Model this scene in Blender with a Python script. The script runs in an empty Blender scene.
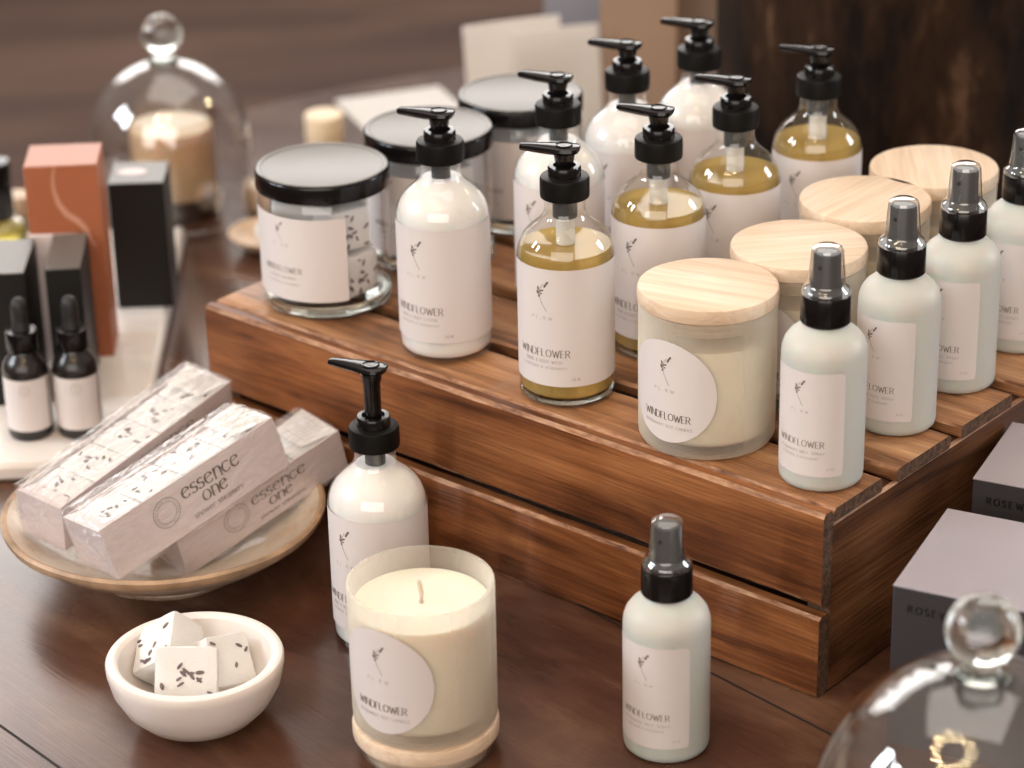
import bpy, math, random
from mathutils import Vector, Matrix, noise
random.seed(7)
PI = math.pi
S = bpy.context.scene
COL = S.collection
TZ = 0.75                       # table top height (m); all sizes below are in mm, x/y from the camera foot

# ---------------------------------------------------------------- camera
th, ph, H = 0.4324, 0.0227, 0.7996
cam = bpy.data.cameras.new('camera'); co = bpy.data.objects.new('camera', cam); COL.objects.link(co)
R_ = Vector((1, 0, 0)); U_ = Vector((0, math.sin(th), math.cos(th))); F_ = Vector((0, math.cos(th), -math.sin(th)))
r2 = R_ * math.cos(ph) - U_ * math.sin(ph); u2 = R_ * math.sin(ph) + U_ * math.cos(ph)
mt = Matrix((r2, u2, -F_)).transposed().to_4x4(); mt.translation = Vector((0, 0, H + TZ))
co.matrix_world = mt
cam.sensor_width = 36; cam.lens = 2647.6 / 1024 * 36
cam.clip_start = .05; cam.clip_end = 60
cam.dof.use_dof = True; cam.dof.focus_distance = 1.535; cam.dof.aperture_fstop = 5.4
S.camera = co

# ---------------------------------------------------------------- world, lights, exposure
W = bpy.data.worlds.new('world'); S.world = W; W.use_nodes = True
wn = W.node_tree.nodes; wl = W.node_tree.links; wn.clear()
wo = wn.new('ShaderNodeOutputWorld'); bg = wn.new('ShaderNodeBackground'); tc = wn.new('ShaderNodeTexCoord')
sx = wn.new('ShaderNodeSeparateXYZ'); cr = wn.new('ShaderNodeValToRGB')
wl.new(tc.outputs['Generated'], sx.inputs[0]); wl.new(sx.outputs['Z'], cr.inputs[0]); wl.new(cr.outputs[0], bg.inputs[0]); wl.new(bg.outputs[0], wo.inputs[0])
e = cr.color_ramp.elements
e[0].position = 0.0; e[0].color = (.26, .19, .15, 1)
e[1].position = 1.0; e[1].color = (.70, .60, .52, 1)
k = cr.color_ramp.elements.new(.25); k.color = (.58, .49, .43, 1)
bg.inputs[1].default_value = .72

def area(name, loc, target, sx_, sy_, power, color):
    l = bpy.data.lights.new(name, 'AREA'); l.shape = 'RECTANGLE'; l.size = sx_; l.size_y = sy_; l.energy = power; l.color = color
    o = bpy.data.objects.new(name, l); COL.objects.link(o); o.location = loc
    o.rotation_euler = (Vector(target) - Vector(loc)).to_track_quat('-Z', 'Y').to_euler()
    return o
TGT = (0, 1.5, .8)
area('daylight_window_back', (-.6, 6.8, 2.9), TGT, 6.0, 2.0, 185, (1.0, .96, .93))
area('daylight_window_side', (4.2, 2.2, 2.2), TGT, 1.0, 1.6, 75, (.84, .92, 1.0))
area('daylight_window_left', (-3.2, .9, 2.5), TGT, .34, .9, 42, (.86, .93, 1.0))
area('daylight_window_left_far', (-3.2, 1.8, 2.5), TGT, .34, .9, 38, (.86, .93, 1.0))
area('added_overhead_fill', (.1, 2.0, 3.3), (0, 1.7, 0), 2.4, 2.4, 24, (1.0, .92, .84))  # added soft overhead fill that whitens the upward faces
area('added_front_fill', (-1.0, -4.2, 3.2), TGT, 6.0, 3.0, 190, (1.0, .93, .86))  # added fill from the camera side to brighten labels, not a real window

vs = S.view_settings
vs.view_transform = 'Standard'; vs.look = 'None'; vs.gamma = 1; vs.use_curve_mapping = False; vs.exposure = 0.02
S.cycles.use_denoising = True
S.cycles.max_bounces = 12; S.cycles.transparent_max_bounces = 24; S.cycles.transmission_bounces = 10; S.cycles.glossy_bounces = 6
S.cycles.diffuse_bounces = 4
S.cycles.sample_clamp_indirect = 4; S.cycles.caustics_reflective = False; S.cycles.caustics_refractive = False
S.cycles.blur_glossy = 0.3

# ---------------------------------------------------------------- materials
def newmat(name):
    m = bpy.data.materials.new(name); m.use_nodes = True
    return m, m.node_tree.nodes, m.node_tree.links, m.node_tree.nodes['Principled BSDF']
def pmat(name, col, rough=.5, bump=0, bscale=200, var=0, vscale=30, **kw):
    m, n, l, b = newmat(name)
    b.inputs['Base Color'].default_value = (*col, 1); b.inputs['Roughness'].default_value = rough
    for kk, v in kw.items(): b.inputs[kk.replace('_', ' ')].default_value = v
    t = n.new('ShaderNodeTexCoord')
    if var:
        nz = n.new('ShaderNodeTexNoise'); nz.inputs['Scale'].default_value = vscale; nz.inputs['Detail'].default_value = 5
        l.new(t.outputs['Object'], nz.inputs[0])
        r = n.new('ShaderNodeValToRGB'); l.new(nz.outputs[0], r.inputs[0])
        r.color_ramp.elements[0].position = .3; r.color_ramp.elements[1].position = .7
        r.color_ramp.elements[0].color = (*[c * (1 - var) for c in col], 1); r.color_ramp.elements[1].color = (*[min(1, c * (1 + var)) for c in col], 1)
        l.new(r.outputs[0], b.inputs['Base Color'])
    if bump:
        nz = n.new('ShaderNodeTexNoise'); nz.inputs['Scale'].default_value = bscale; nz.inputs['Detail'].default_value = 4
        l.new(t.outputs['Object'], nz.inputs[0])
        bp = n.new('ShaderNodeBump'); bp.inputs['Strength'].default_value = bump; bp.inputs['Distance'].default_value = .001
        l.new(nz.outputs[0], bp.inputs['Height']); l.new(bp.outputs[0], b.inputs['Normal'])
    return m
def wood(name, c0, c1, c2, stretch=(3, 45, 45), rough=.5, bump=.4, knots=.5, scale=1, rnd=True, fine=1.0, blotch=0):
    """grain runs along local X"""
    m, n, l, b = newmat(name)
    t = n.new('ShaderNodeTexCoord'); mp = n.new('ShaderNodeMapping'); mp.inputs['Scale'].default_value = [s * scale for s in stretch]
    l.new(t.outputs['Object'], mp.inputs[0])
    if rnd:
        oi = n.new('ShaderNodeObjectInfo'); mu = n.new('ShaderNodeMath'); mu.operation = 'MULTIPLY'; mu.inputs[1].default_value = 40
        l.new(oi.outputs['Random'], mu.inputs[0]); cx = n.new('ShaderNodeCombineXYZ'); l.new(mu.outputs[0], cx.inputs[0]); l.new(mu.outputs[0], cx.inputs[1])
        l.new(cx.outputs[0], mp.inputs['Location'])
    n1 = n.new('ShaderNodeTexNoise'); n1.inputs['Scale'].default_value = 1; n1.inputs['Detail'].default_value = 6; n1.inputs['Roughness'].default_value = .62; n1.inputs['Distortion'].default_value = knots
    l.new(mp.outputs[0], n1.inputs[0])
    r = n.new('ShaderNodeValToRGB'); l.new(n1.outputs[0], r.inputs[0]); el = r.color_ramp.elements
    el[0].position = .30; el[0].color = (*c0, 1); el[1].position = .72; el[1].color = (*c2, 1); q = el.new(.5); q.color = (*c1, 1)
    # fine fibres
    m2 = n.new('ShaderNodeMapping'); m2.inputs['Scale'].default_value = (14 * scale, 420 * scale, 420 * scale); l.new(t.outputs['Object'], m2.inputs[0])
    n2 = n.new('ShaderNodeTexNoise'); n2.inputs['Scale'].default_value = 1; n2.inputs['Detail'].default_value = 3; l.new(m2.outputs[0], n2.inputs[0])
    r2_ = n.new('ShaderNodeValToRGB'); l.new(n2.outputs[0], r2_.inputs[0]); r2_.color_ramp.elements[0].position = .32; r2_.color_ramp.elements[1].position = .62
    lo = 1 - .45 * fine; r2_.color_ramp.elements[0].color = (lo, lo, lo, 1)
    mx = n.new('ShaderNodeMixRGB'); mx.blend_type = 'MULTIPLY'; mx.inputs[0].default_value = 1
    l.new(r.outputs[0], mx.inputs[1]); l.new(r2_.outputs[0], mx.inputs[2])
    if blotch:
        n5 = n.new('ShaderNodeTexNoise'); n5.inputs['Scale'].default_value = 1; n5.inputs['Detail'].default_value = 4; n5.inputs['Distortion'].default_value = .6
        m5 = n.new('ShaderNodeMapping'); m5.inputs['Scale'].default_value = (9, 22, 22); l.new(t.outputs['Object'], m5.inputs[0]); l.new(m5.outputs[0], n5.inputs[0])
        if rnd: l.new(cx.outputs[0], m5.inputs['Location'])
        r5 = n.new('ShaderNodeValToRGB'); l.new(n5.outputs[0], r5.inputs[0]); r5.color_ramp.elements[0].position = .33; r5.color_ramp.elements[1].position = .60
        lo5 = 1 - blotch; r5.color_ramp.elements[0].color = (lo5, lo5 * .9, lo5 * .85, 1)
        # a few tight knots
        vo = n.new('ShaderNodeTexVoronoi'); m6 = n.new('ShaderNodeMapping'); m6.inputs['Scale'].default_value = (2.6, 9, 9); l.new(t.outputs['Object'], m6.inputs[0]); l.new(m6.outputs[0], vo.inputs['Vector'])
        if rnd: l.new(cx.outputs[0], m6.inputs['Location'])
        r6 = n.new('ShaderNodeValToRGB'); l.new(vo.outputs['Distance'], r6.inputs[0]); r6.color_ramp.elements[0].position = .03; r6.color_ramp.elements[1].position = .16; r6.color_ramp.elements[0].color = (.32, .22, .18, 1)
        x5 = n.new('ShaderNodeMixRGB'); x5.blend_type = 'MULTIPLY'; x5.inputs[0].default_value = 1; l.new(mx.outputs[0], x5.inputs[1]); l.new(r5.outputs[0], x5.inputs[2])
        x6 = n.new('ShaderNodeMixRGB'); x6.blend_type = 'MULTIPLY'; x6.inputs[0].default_value = .8; l.new(x5.outputs[0], x6.inputs[1]); l.new(r6.outputs[0], x6.inputs[2]); mx = x6
    l.new(mx.outputs[0], b.inputs['Base Color'])
    b.inputs['Roughness'].default_value = rough; b.inputs['Specular IOR Level'].default_value = .32
    bp = n.new('ShaderNodeBump'); bp.inputs['Strength'].default_value = bump; bp.inputs['Distance'].default_value = .0012
    l.new(n2.outputs[0], bp.inputs['Height']); l.new(bp.outputs[0], b.inputs['Normal'])
    return m
def thin_glass(name, tint=(1, 1, 1), edge=(.80, .84, .82), rough=.0, refl=1.0, bump=0, bscale=60):
    m = bpy.data.materials.new(name); m.use_nodes = True; n = m.node_tree.nodes; l = m.node_tree.links; n.clear()
    o = n.new('ShaderNodeOutputMaterial'); mx = n.new('ShaderNodeMixShader'); tr = n.new('ShaderNodeBsdfTransparent'); g = n.new('ShaderNodeBsdfGlossy')
    lw = n.new('ShaderNodeLayerWeight'); lw.inputs[0].default_value = .5
    pw = n.new('ShaderNodeMath'); pw.operation = 'POWER'; pw.inputs[1].default_value = 4.0; l.new(lw.outputs['Facing'], pw.inputs[0])
    ml = n.new('ShaderNodeMath'); ml.operation = 'MULTIPLY_ADD'; ml.inputs[1].default_value = .75 * refl; ml.inputs[2].default_value = .07 * refl; l.new(pw.outputs[0], ml.inputs[0])
    cm = n.new('ShaderNodeMixRGB'); cm.inputs[1].default_value = (*tint, 1); cm.inputs[2].default_value = (*edge, 1); l.new(pw.outputs[0], cm.inputs[0]); l.new(cm.outputs[0], tr.inputs[0])
    g.inputs['Roughness'].default_value = rough; g.inputs['Color'].default_value = (1, 1, 1, 1)
    if bump:
        t = n.new('ShaderNodeTexCoord'); nz = n.new('ShaderNodeTexNoise'); nz.inputs['Scale'].default_value = bscale; l.new(t.outputs['Object'], nz.inputs[0])
        nz.inputs['Distortion'].default_value = 1.5
        bp = n.new('ShaderNodeBump'); bp.inputs['Strength'].default_value = bump; bp.inputs['Distance'].default_value = .004
        l.new(nz.outputs[0], bp.inputs['Height']); l.new(bp.outputs[0], g.inputs['Normal'])
    l.new(ml.outputs[0], mx.inputs[0]); l.new(tr.outputs[0], mx.inputs[1]); l.new(g.outputs[0], mx.inputs[2]); l.new(mx.outputs[0], o.inputs[0])
    return m
def cellophane():
    m = thin_glass('crinkled_cellophane', (.995, .995, .995), (.96, .95, .95), .05, 1.0, bump=.7, bscale=1)
    n = m.node_tree.nodes; l = m.node_tree.links
    nz = [x for x in n if x.bl_idname == 'ShaderNodeTexNoise'][0]; t = [x for x in n if x.bl_idname == 'ShaderNodeTexCoord'][0]
    mp = n.new('ShaderNodeMapping'); mp.inputs['Scale'].default_value = (16, 75, 75); l.new(t.outputs['Object'], mp.inputs[0]); l.new(mp.outputs[0], nz.inputs[0]); nz.inputs['Distortion'].default_value = 2.5
    o = [x for x in n if x.bl_idname == 'ShaderNodeOutputMaterial'][0]; src = o.inputs[0].links[0].from_socket
    d = n.new('ShaderNodeBsdfDiffuse'); d.inputs[0].default_value = (.88, .84, .84, 1); r = n.new('ShaderNodeMapRange'); l.new(nz.outputs[0], r.inputs[0]); r.inputs['From Min'].default_value = .42; r.inputs['From Max'].default_value = .72; r.inputs['To Min'].default_value = .0; r.inputs['To Max'].default_value = .24
    x = n.new('ShaderNodeMixShader'); l.new(r.outputs[0], x.inputs[0]); l.new(src, x.inputs[1]); l.new(d.outputs[0], x.inputs[2]); l.new(x.outputs[0], o.inputs[0]); return m
def frosted(name, col, opac=.6, rough=.35):
    m = bpy.data.materials.new(name); m.use_nodes = True; n = m.node_tree.nodes; l = m.node_tree.links; b = n['Principled BSDF']
    o = n['Material Output']; tr = n.new('ShaderNodeBsdfTransparent'); tl = n.new('ShaderNodeBsdfTranslucent'); mx = n.new('ShaderNodeMixShader'); m2 = n.new('ShaderNodeMixShader')
    b.inputs['Base Color'].default_value = (*col, 1); b.inputs['Roughness'].default_value = rough
    tl.inputs[0].default_value = (*col, 1)
    lw = n.new('ShaderNodeLayerWeight'); lw.inputs[0].default_value = .45
    mr = n.new('ShaderNodeMapRange'); mr.inputs['To Min'].default_value = opac; mr.inputs['To Max'].default_value = 1; l.new(lw.outputs['Facing'], mr.inputs[0])
    m2.inputs[0].default_value = .35; l.new(b.outputs[0], m2.inputs[1]); l.new(tl.outputs[0], m2.inputs[2])
    l.new(mr.outputs[0], mx.inputs[0]); l.new(tr.outputs[0], mx.inputs[1]); l.new(m2.outputs[0], mx.inputs[2]); l.new(mx.outputs[0], o.inputs[0])
    return m
def solid_glass(name, col=(1, 1, 1), rough=0, ior=1.45, absorb=None, dens=0):
    m = bpy.data.materials.new(name); m.use_nodes = True; n = m.node_tree.nodes; l = m.node_tree.links; n.clear()
    o = n.new('ShaderNodeOutputMaterial'); g = n.new('ShaderNodeBsdfGlass'); g.inputs['Color'].default_value = (*col, 1); g.inputs['Roughness'].default_value = rough; g.inputs['IOR'].default_value = ior
    l.new(g.outputs[0], o.inputs[0])
    if absorb:
        v = n.new('ShaderNodeVolumeAbsorption'); v.inputs[0].default_value = (*absorb, 1); v.inputs[1].default_value = dens; l.new(v.outputs[0], o.inputs[1])
    return m

def liquid(name, tint, body, fac):
    m = bpy.data.materials.new(name); m.use_nodes = True; n = m.node_tree.nodes; l = m.node_tree.links; n.clear()
    o = n.new('ShaderNodeOutputMaterial'); tr = n.new('ShaderNodeBsdfTransparent'); tl = n.new('ShaderNodeBsdfTranslucent'); df = n.new('ShaderNodeBsdfDiffuse'); g = n.new('ShaderNodeBsdfGlossy')
    a = n.new('ShaderNodeMixShader'); b = n.new('ShaderNodeMixShader'); c = n.new('ShaderNodeMixShader'); lw = n.new('ShaderNodeLayerWeight'); lw.inputs[0].default_value = .22
    tr.inputs[0].default_value = (*tint, 1); tl.inputs[0].default_value = (*body, 1); df.inputs[0].default_value = (*body, 1); g.inputs['Roughness'].default_value = .02
    a.inputs[0].default_value = .5; l.new(tl.outputs[0], a.inputs[1]); l.new(df.outputs[0], a.inputs[2])
    b.inputs[0].default_value = fac; l.new(tr.outputs[0], b.inputs[1]); l.new(a.outputs[0], b.inputs[2])
    l.new(lw.outputs['Fresnel'], c.inputs[0]); l.new(b.outputs[0], c.inputs[1]); l.new(g.outputs[0], c.inputs[2]); l.new(c.outputs[0], o.inputs[0]); return m
def paper_mat(name, col):
    m, n, l, b = newmat(name); b.inputs['Base Color'].default_value = (*col, 1); b.inputs['Roughness'].default_value = .7
    tl = n.new('ShaderNodeBsdfTranslucent'); tl.inputs[0].default_value = (*col, 1); mx = n.new('ShaderNodeMixShader'); mx.inputs[0].default_value = .42
    l.new(b.outputs[0], mx.inputs[1]); l.new(tl.outputs[0], mx.inputs[2]); l.new(mx.outputs[0], n['Material Output'].inputs[0]); return m
M = {}
M['paper'] = pmat('label_paper', (.72, .66, .64), .55, bump=.05, bscale=900)
M['ink'] = pmat('printed_ink', (.15, .11, .09), .6)
M['ink_soft'] = pmat('printed_grey_ink', (.33, .28, .26), .6)
M['blk'] = pmat('black_plastic', (.005, .004, .004), .16, Specular_IOR_Level=.35)
M['blk_rib'] = pmat('black_ribbed_plastic', (.004, .0035, .003), .42, Specular_IOR_Level=.18)
M['blk_lid_sheen'] = pmat('black_lid_top_painted_sheen', (.17, .16, .148), .42, Specular_IOR_Level=.8)  # black plastic; the grazing sheen on the lid top is put into this grey
M['glass'] = thin_glass('clear_bottle_glass')
M['glass_lotion'] = thin_glass('clear_glass_over_lotion', refl=1.0)
M['glass_solid'] = solid_glass('thick_clear_glass', (.96, .98, .97))
M['gold'] = liquid('golden_wash', (1.0, .90, .58), (1.0, .69, .20), .60)
M['lotion'] = pmat('white_lotion', (.86, .835, .80), .35, Subsurface_Weight=.25, Subsurface_Scale=.01)
M['tube'] = pmat('milky_plastic_tube', (.62, .60, .55), .4, Subsurface_Weight=0)
M['frost'] = pmat('frosted_glass_full_of_mist', (.745, .745, .685), .38, Subsurface_Weight=.35, Subsurface_Scale=.02, Transmission_Weight=.25, IOR=1.3)
M['frost_glass'] = frosted('frosted_tumbler_glass', (.90, .84, .72), .07, .32)
M['wax'] = pmat('cream_wax', (.85, .765, .63), .45, Subsurface_Weight=.45, Subsurface_Scale=.02)
M['wick'] = pmat('wick_cotton', (.62, .52, .40), .8)
M['cap_clear'] = thin_glass('clear_overcap_plastic', (.95, .95, .95), (.75, .77, .77), .10, 2.0)
M['sprayer'] = pmat('grey_black_sprayer', (.05, .053, .053), .35)
M['pine'] = wood('pale_pine', (.67, .48, .33), (.78, .60, .44), (.85, .70, .55), (6, 110, 110), .5, .15, .6, fine=.25)
M['crate'] = wood('stained_crate_wood', (.085, .026, .009), (.27, .093, .030), (.43, .175, .062), (3.5, 36, 36), .44, .6, 1.2, fine=.65, blotch=.5)
M['crate_top'] = wood('worn_crate_top_wood', (.18, .074, .030), (.45, .215, .098), (.66, .39, .20), (3.5, 36, 36), .38, .6, 1.3, fine=.7, blotch=.4)
M['crate_end'] = wood('crate_end_board_wood', (.075, .027, .011), (.19, .075, .029), (.31, .135, .055), (4, 30, 30), .5, .5, .9, fine=.6, blotch=.5)
M['crate_worn'] = wood('crate_worn_edges', (.12, .045, .02), (.40, .20, .105), (.60, .37, .22), (60, 200, 200), .6, .8, .5, fine=.8)
M['endgrain'] = pmat('crate_end_grain', (.10, .048, .024), .85, bump=1, bscale=900, var=.6, vscale=260)
M['marble'] = pmat('white_marble', (.80, .74, .69), .32, var=.05, vscale=14, Subsurface_Weight=.1, Subsurface_Scale=.01)
M['steamer'] = pmat('white_steamer_powder', (.76, .74, .72), .85, bump=.5, bscale=700)
M['bud'] = pmat('dried_lavender_buds', (.17, .13, .13), .8, var=.4, vscale=300)
M['carton'] = pmat('blush_white_carton', (.72, .62, .61), .5, bump=.03, bscale=400)
M['carton_in'] = pmat('carton_raw_edge', (.60, .42, .28), .7)
M['cello'] = cellophane()
M['pink'] = pmat('pale_pink_card', (.78, .66, .64), .5)
M['orange'] = pmat('terracotta_card', (.40, .125, .052), .5, var=.03, vscale=20)
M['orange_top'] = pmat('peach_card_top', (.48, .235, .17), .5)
M['swirl'] = pmat('peach_swirl_print', (.62, .30, .20), .5)
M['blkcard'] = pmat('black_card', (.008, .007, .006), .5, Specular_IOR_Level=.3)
M['blkcard_top_sheen'] = pmat('black_card_top_painted_sheen', (.11, .10, .09), .42, Specular_IOR_Level=.8)  # same black card, reflected light on its top painted in as grey
M['dropglass'] = pmat('dark_amber_glass', (.010, .007, .006), .28, Coat_Weight=.2)
M['rubber'] = pmat('black_rubber', (.012, .011, .011), .5)
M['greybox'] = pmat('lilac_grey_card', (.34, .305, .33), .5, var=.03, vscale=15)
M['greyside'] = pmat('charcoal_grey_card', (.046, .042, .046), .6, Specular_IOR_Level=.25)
M['dark_ink'] = pmat('black_foil_ink', (.008, .008, .008), .4)
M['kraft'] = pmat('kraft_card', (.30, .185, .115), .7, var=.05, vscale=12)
M['kraft_top_lit'] = pmat('kraft_card_top_painted_lit', (.62, .46, .34), .6)  # same kraft card, the light on its top painted into a paler colour
M['whitecard'] = paper_mat('white_card_stock', (.94, .91, .87))
M['bluegrey'] = pmat('blue_grey_card', (.24, .24, .28), .6)
M['yellow'] = liquid('yellow_perfume', (.95, .88, .40), (.70, .60, .15), .4)
M['amberglass'] = thin_glass('smoky_candle_glass', (.95, .89, .82), (.60, .50, .40), .02, .35)
M['beige'] = pmat('beige_ceramic', (.66, .48, .33), .45)

def stoneware():
    m, n, l, b = newmat('speckled_stoneware'); t = n.new('ShaderNodeTexCoord')
    nz = n.new('ShaderNodeTexNoise'); nz.inputs['Scale'].default_value = 26; nz.inputs['Detail'].default_value = 8; nz.inputs['Roughness'].default_value = .7; l.new(t.outputs['Object'], nz.inputs[0])
    r = n.new('ShaderNodeValToRGB'); l.new(nz.outputs[0], r.inputs[0]); el = r.color_ramp.elements
    el[0].position = .36; el[0].color = (.33, .17, .085, 1); el[1].position = .58; el[1].color = (.70, .61, .51, 1); q = el.new(.46); q.color = (.60, .47, .35, 1)
    l.new(r.outputs[0], b.inputs['Base Color']); b.inputs['Roughness'].default_value = .38; b.inputs['Coat Weight'].default_value = .2
    bp = n.new('ShaderNodeBump'); bp.inputs['Strength'].default_value = .3; bp.inputs['Distance'].default_value = .001; l.new(nz.outputs[0], bp.inputs['Height']); l.new(bp.outputs[0], b.inputs['Normal'])
    return m
M['stone'] = stoneware()
M['stone_rim'] = pmat('bare_clay_rim', (.40, .26, .16), .5, var=.45, vscale=45)

def tablewood():
    m, n, l, b = newmat('dark_waxed_table_wood'); t = n.new('ShaderNodeTexCoord')
    mp = n.new('ShaderNodeMapping'); mp.inputs['Rotation'].default_value = (0, 0, math.radians(48)); l.new(t.outputs['Object'], mp.inputs[0])
    m1 = n.new('ShaderNodeMapping'); m1.inputs['Scale'].default_value = (3.5, 10, 1); l.new(mp.outputs[0], m1.inputs[0])
    n1 = n.new('ShaderNodeTexNoise'); n1.inputs['Scale'].default_value = 1.3; n1.inputs['Detail'].default_value = 7; n1.inputs['Roughness'].default_value = .6; n1.inputs['Distortion'].default_value = 1.2; l.new(m1.outputs[0], n1.inputs[0])
    n2 = n.new('ShaderNodeTexNoise'); n2.inputs['Scale'].default_value = 6; n2.inputs['Detail'].default_value = 6; l.new(t.outputs['Object'], n2.inputs[0])
    ad = n.new('ShaderNodeMath'); ad.operation = 'MULTIPLY_ADD'; ad.inputs[1].default_value = .5; l.new(n2.outputs[0], ad.inputs[0])
    h = n.new('ShaderNodeMath'); h.operation = 'MULTIPLY'; h.inputs[1].default_value = .5; l.new(n1.outputs[0], h.inputs[0]); l.new(h.outputs[0], ad.inputs[2])
    r = n.new('ShaderNodeValToRGB'); l.new(ad.outputs[0], r.inputs[0]); el = r.color_ramp.elements
    el[0].position = .36; el[0].color = (.040, .015, .009, 1); el[1].position = .64; el[1].color = (.175, .090, .052, 1); q = el.new(.5); q.color = (.088, .037, .021, 1)
    m3 = n.new('ShaderNodeMapping'); m3.inputs['Scale'].default_value = (14, 520, 1); l.new(mp.outputs[0], m3.inputs[0])
    n3 = n.new('ShaderNodeTexNoise'); n3.inputs['Scale'].default_value = 1; n3.inputs['Detail'].default_value = 3; l.new(m3.outputs[0], n3.inputs[0])
    r3 = n.new('ShaderNodeValToRGB'); l.new(n3.outputs[0], r3.inputs[0]); r3.color_ramp.elements[0].position = .3; r3.color_ramp.elements[1].position = .6; r3.color_ramp.elements[0].color = (.88, .88, .88, 1)
    mx = n.new('ShaderNodeMixRGB'); mx.blend_type = 'MULTIPLY'; mx.inputs[0].default_value = 1; l.new(r.outputs[0], mx.inputs[1]); l.new(r3.outputs[0], mx.inputs[2])
    l.new(mx.outputs[0], b.inputs['Base Color'])
    rr = n.new('ShaderNodeMapRange'); l.new(n2.outputs[0], rr.inputs[0]); rr.inputs['To Min'].default_value = .15; rr.inputs['To Max'].default_value = .34; l.new(rr.outputs[0], b.inputs['Roughness'])
    bp = n.new('ShaderNodeBump'); bp.inputs['Strength'].default_value = .10; bp.inputs['Distance'].default_value = .001; l.new(n3.outputs[0], bp.inputs['Height']); l.new(bp.outputs[0], b.inputs['Normal'])
    return m
M['table'] = tablewood()
M['seam'] = pmat('dark_table_seam', (.012, .006, .004), .8)
M['floor'] = wood('dark_floor_boards', (.022, .010, .006), (.062, .027, .016), (.13, .066, .042), (.8, 5, 5), .65, .3, .8, rnd=False, fine=.5)
M['floor'].node_tree.nodes['Principled BSDF'].inputs['Specular IOR Level'].default_value = .2
def vesselwood():
    m, n, l, b = newmat('weathered_dark_bark'); t = n.new('ShaderNodeTexCoord')
    mp = n.new('ShaderNodeMapping'); mp.inputs['Scale'].default_value = (17, 17, 5.5); l.new(t.outputs['Object'], mp.inputs[0])
    n1 = n.new('ShaderNodeTexNoise'); n1.inputs['Scale'].default_value = 1.4; n1.inputs['Detail'].default_value = 9; n1.inputs['Roughness'].default_value = .7; l.new(mp.outputs[0], n1.inputs[0])
    r = n.new('ShaderNodeValToRGB'); l.new(n1.outputs[0], r.inputs[0]); el = r.color_ramp.elements
    el[0].position = .38; el[0].color = (.008, .0045, .003, 1); el[1].position = .78; el[1].color = (.20, .11, .062, 1); q = el.new(.56); q.color = (.034, .017, .009, 1)
    l.new(r.outputs[0], b.inputs['Base Color']); b.inputs['Roughness'].default_value = .55
    bp = n.new('ShaderNodeBump'); bp.inputs['Strength'].default_value = 1; bp.inputs['Distance'].default_value = .006; l.new(n1.outputs[0], bp.inputs['Height']); l.new(bp.outputs[0], b.inputs['Normal'])
    return m
M['bark'] = vesselwood(); M['bark'].node_tree.nodes['Principled BSDF'].inputs['Specular IOR Level'].default_value = .12
def glow(name, col, st):
    m = bpy.data.materials.new(name); m.use_nodes = True; n = m.node_tree.nodes; l = m.node_tree.links; n.clear()
    o = n.new('ShaderNodeOutputMaterial'); g = n.new('ShaderNodeEmission'); g.inputs[0].default_value = (*col, 1); g.inputs[1].default_value = st; l.new(g.outputs[0], o.inputs[0]); return m
M['bulb'] = glow('warm_bulb_glow', (1, .70, .38), 260)
M['brass'] = pmat('aged_brass', (.5, .33, .14), .35, Metallic=1)

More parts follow.
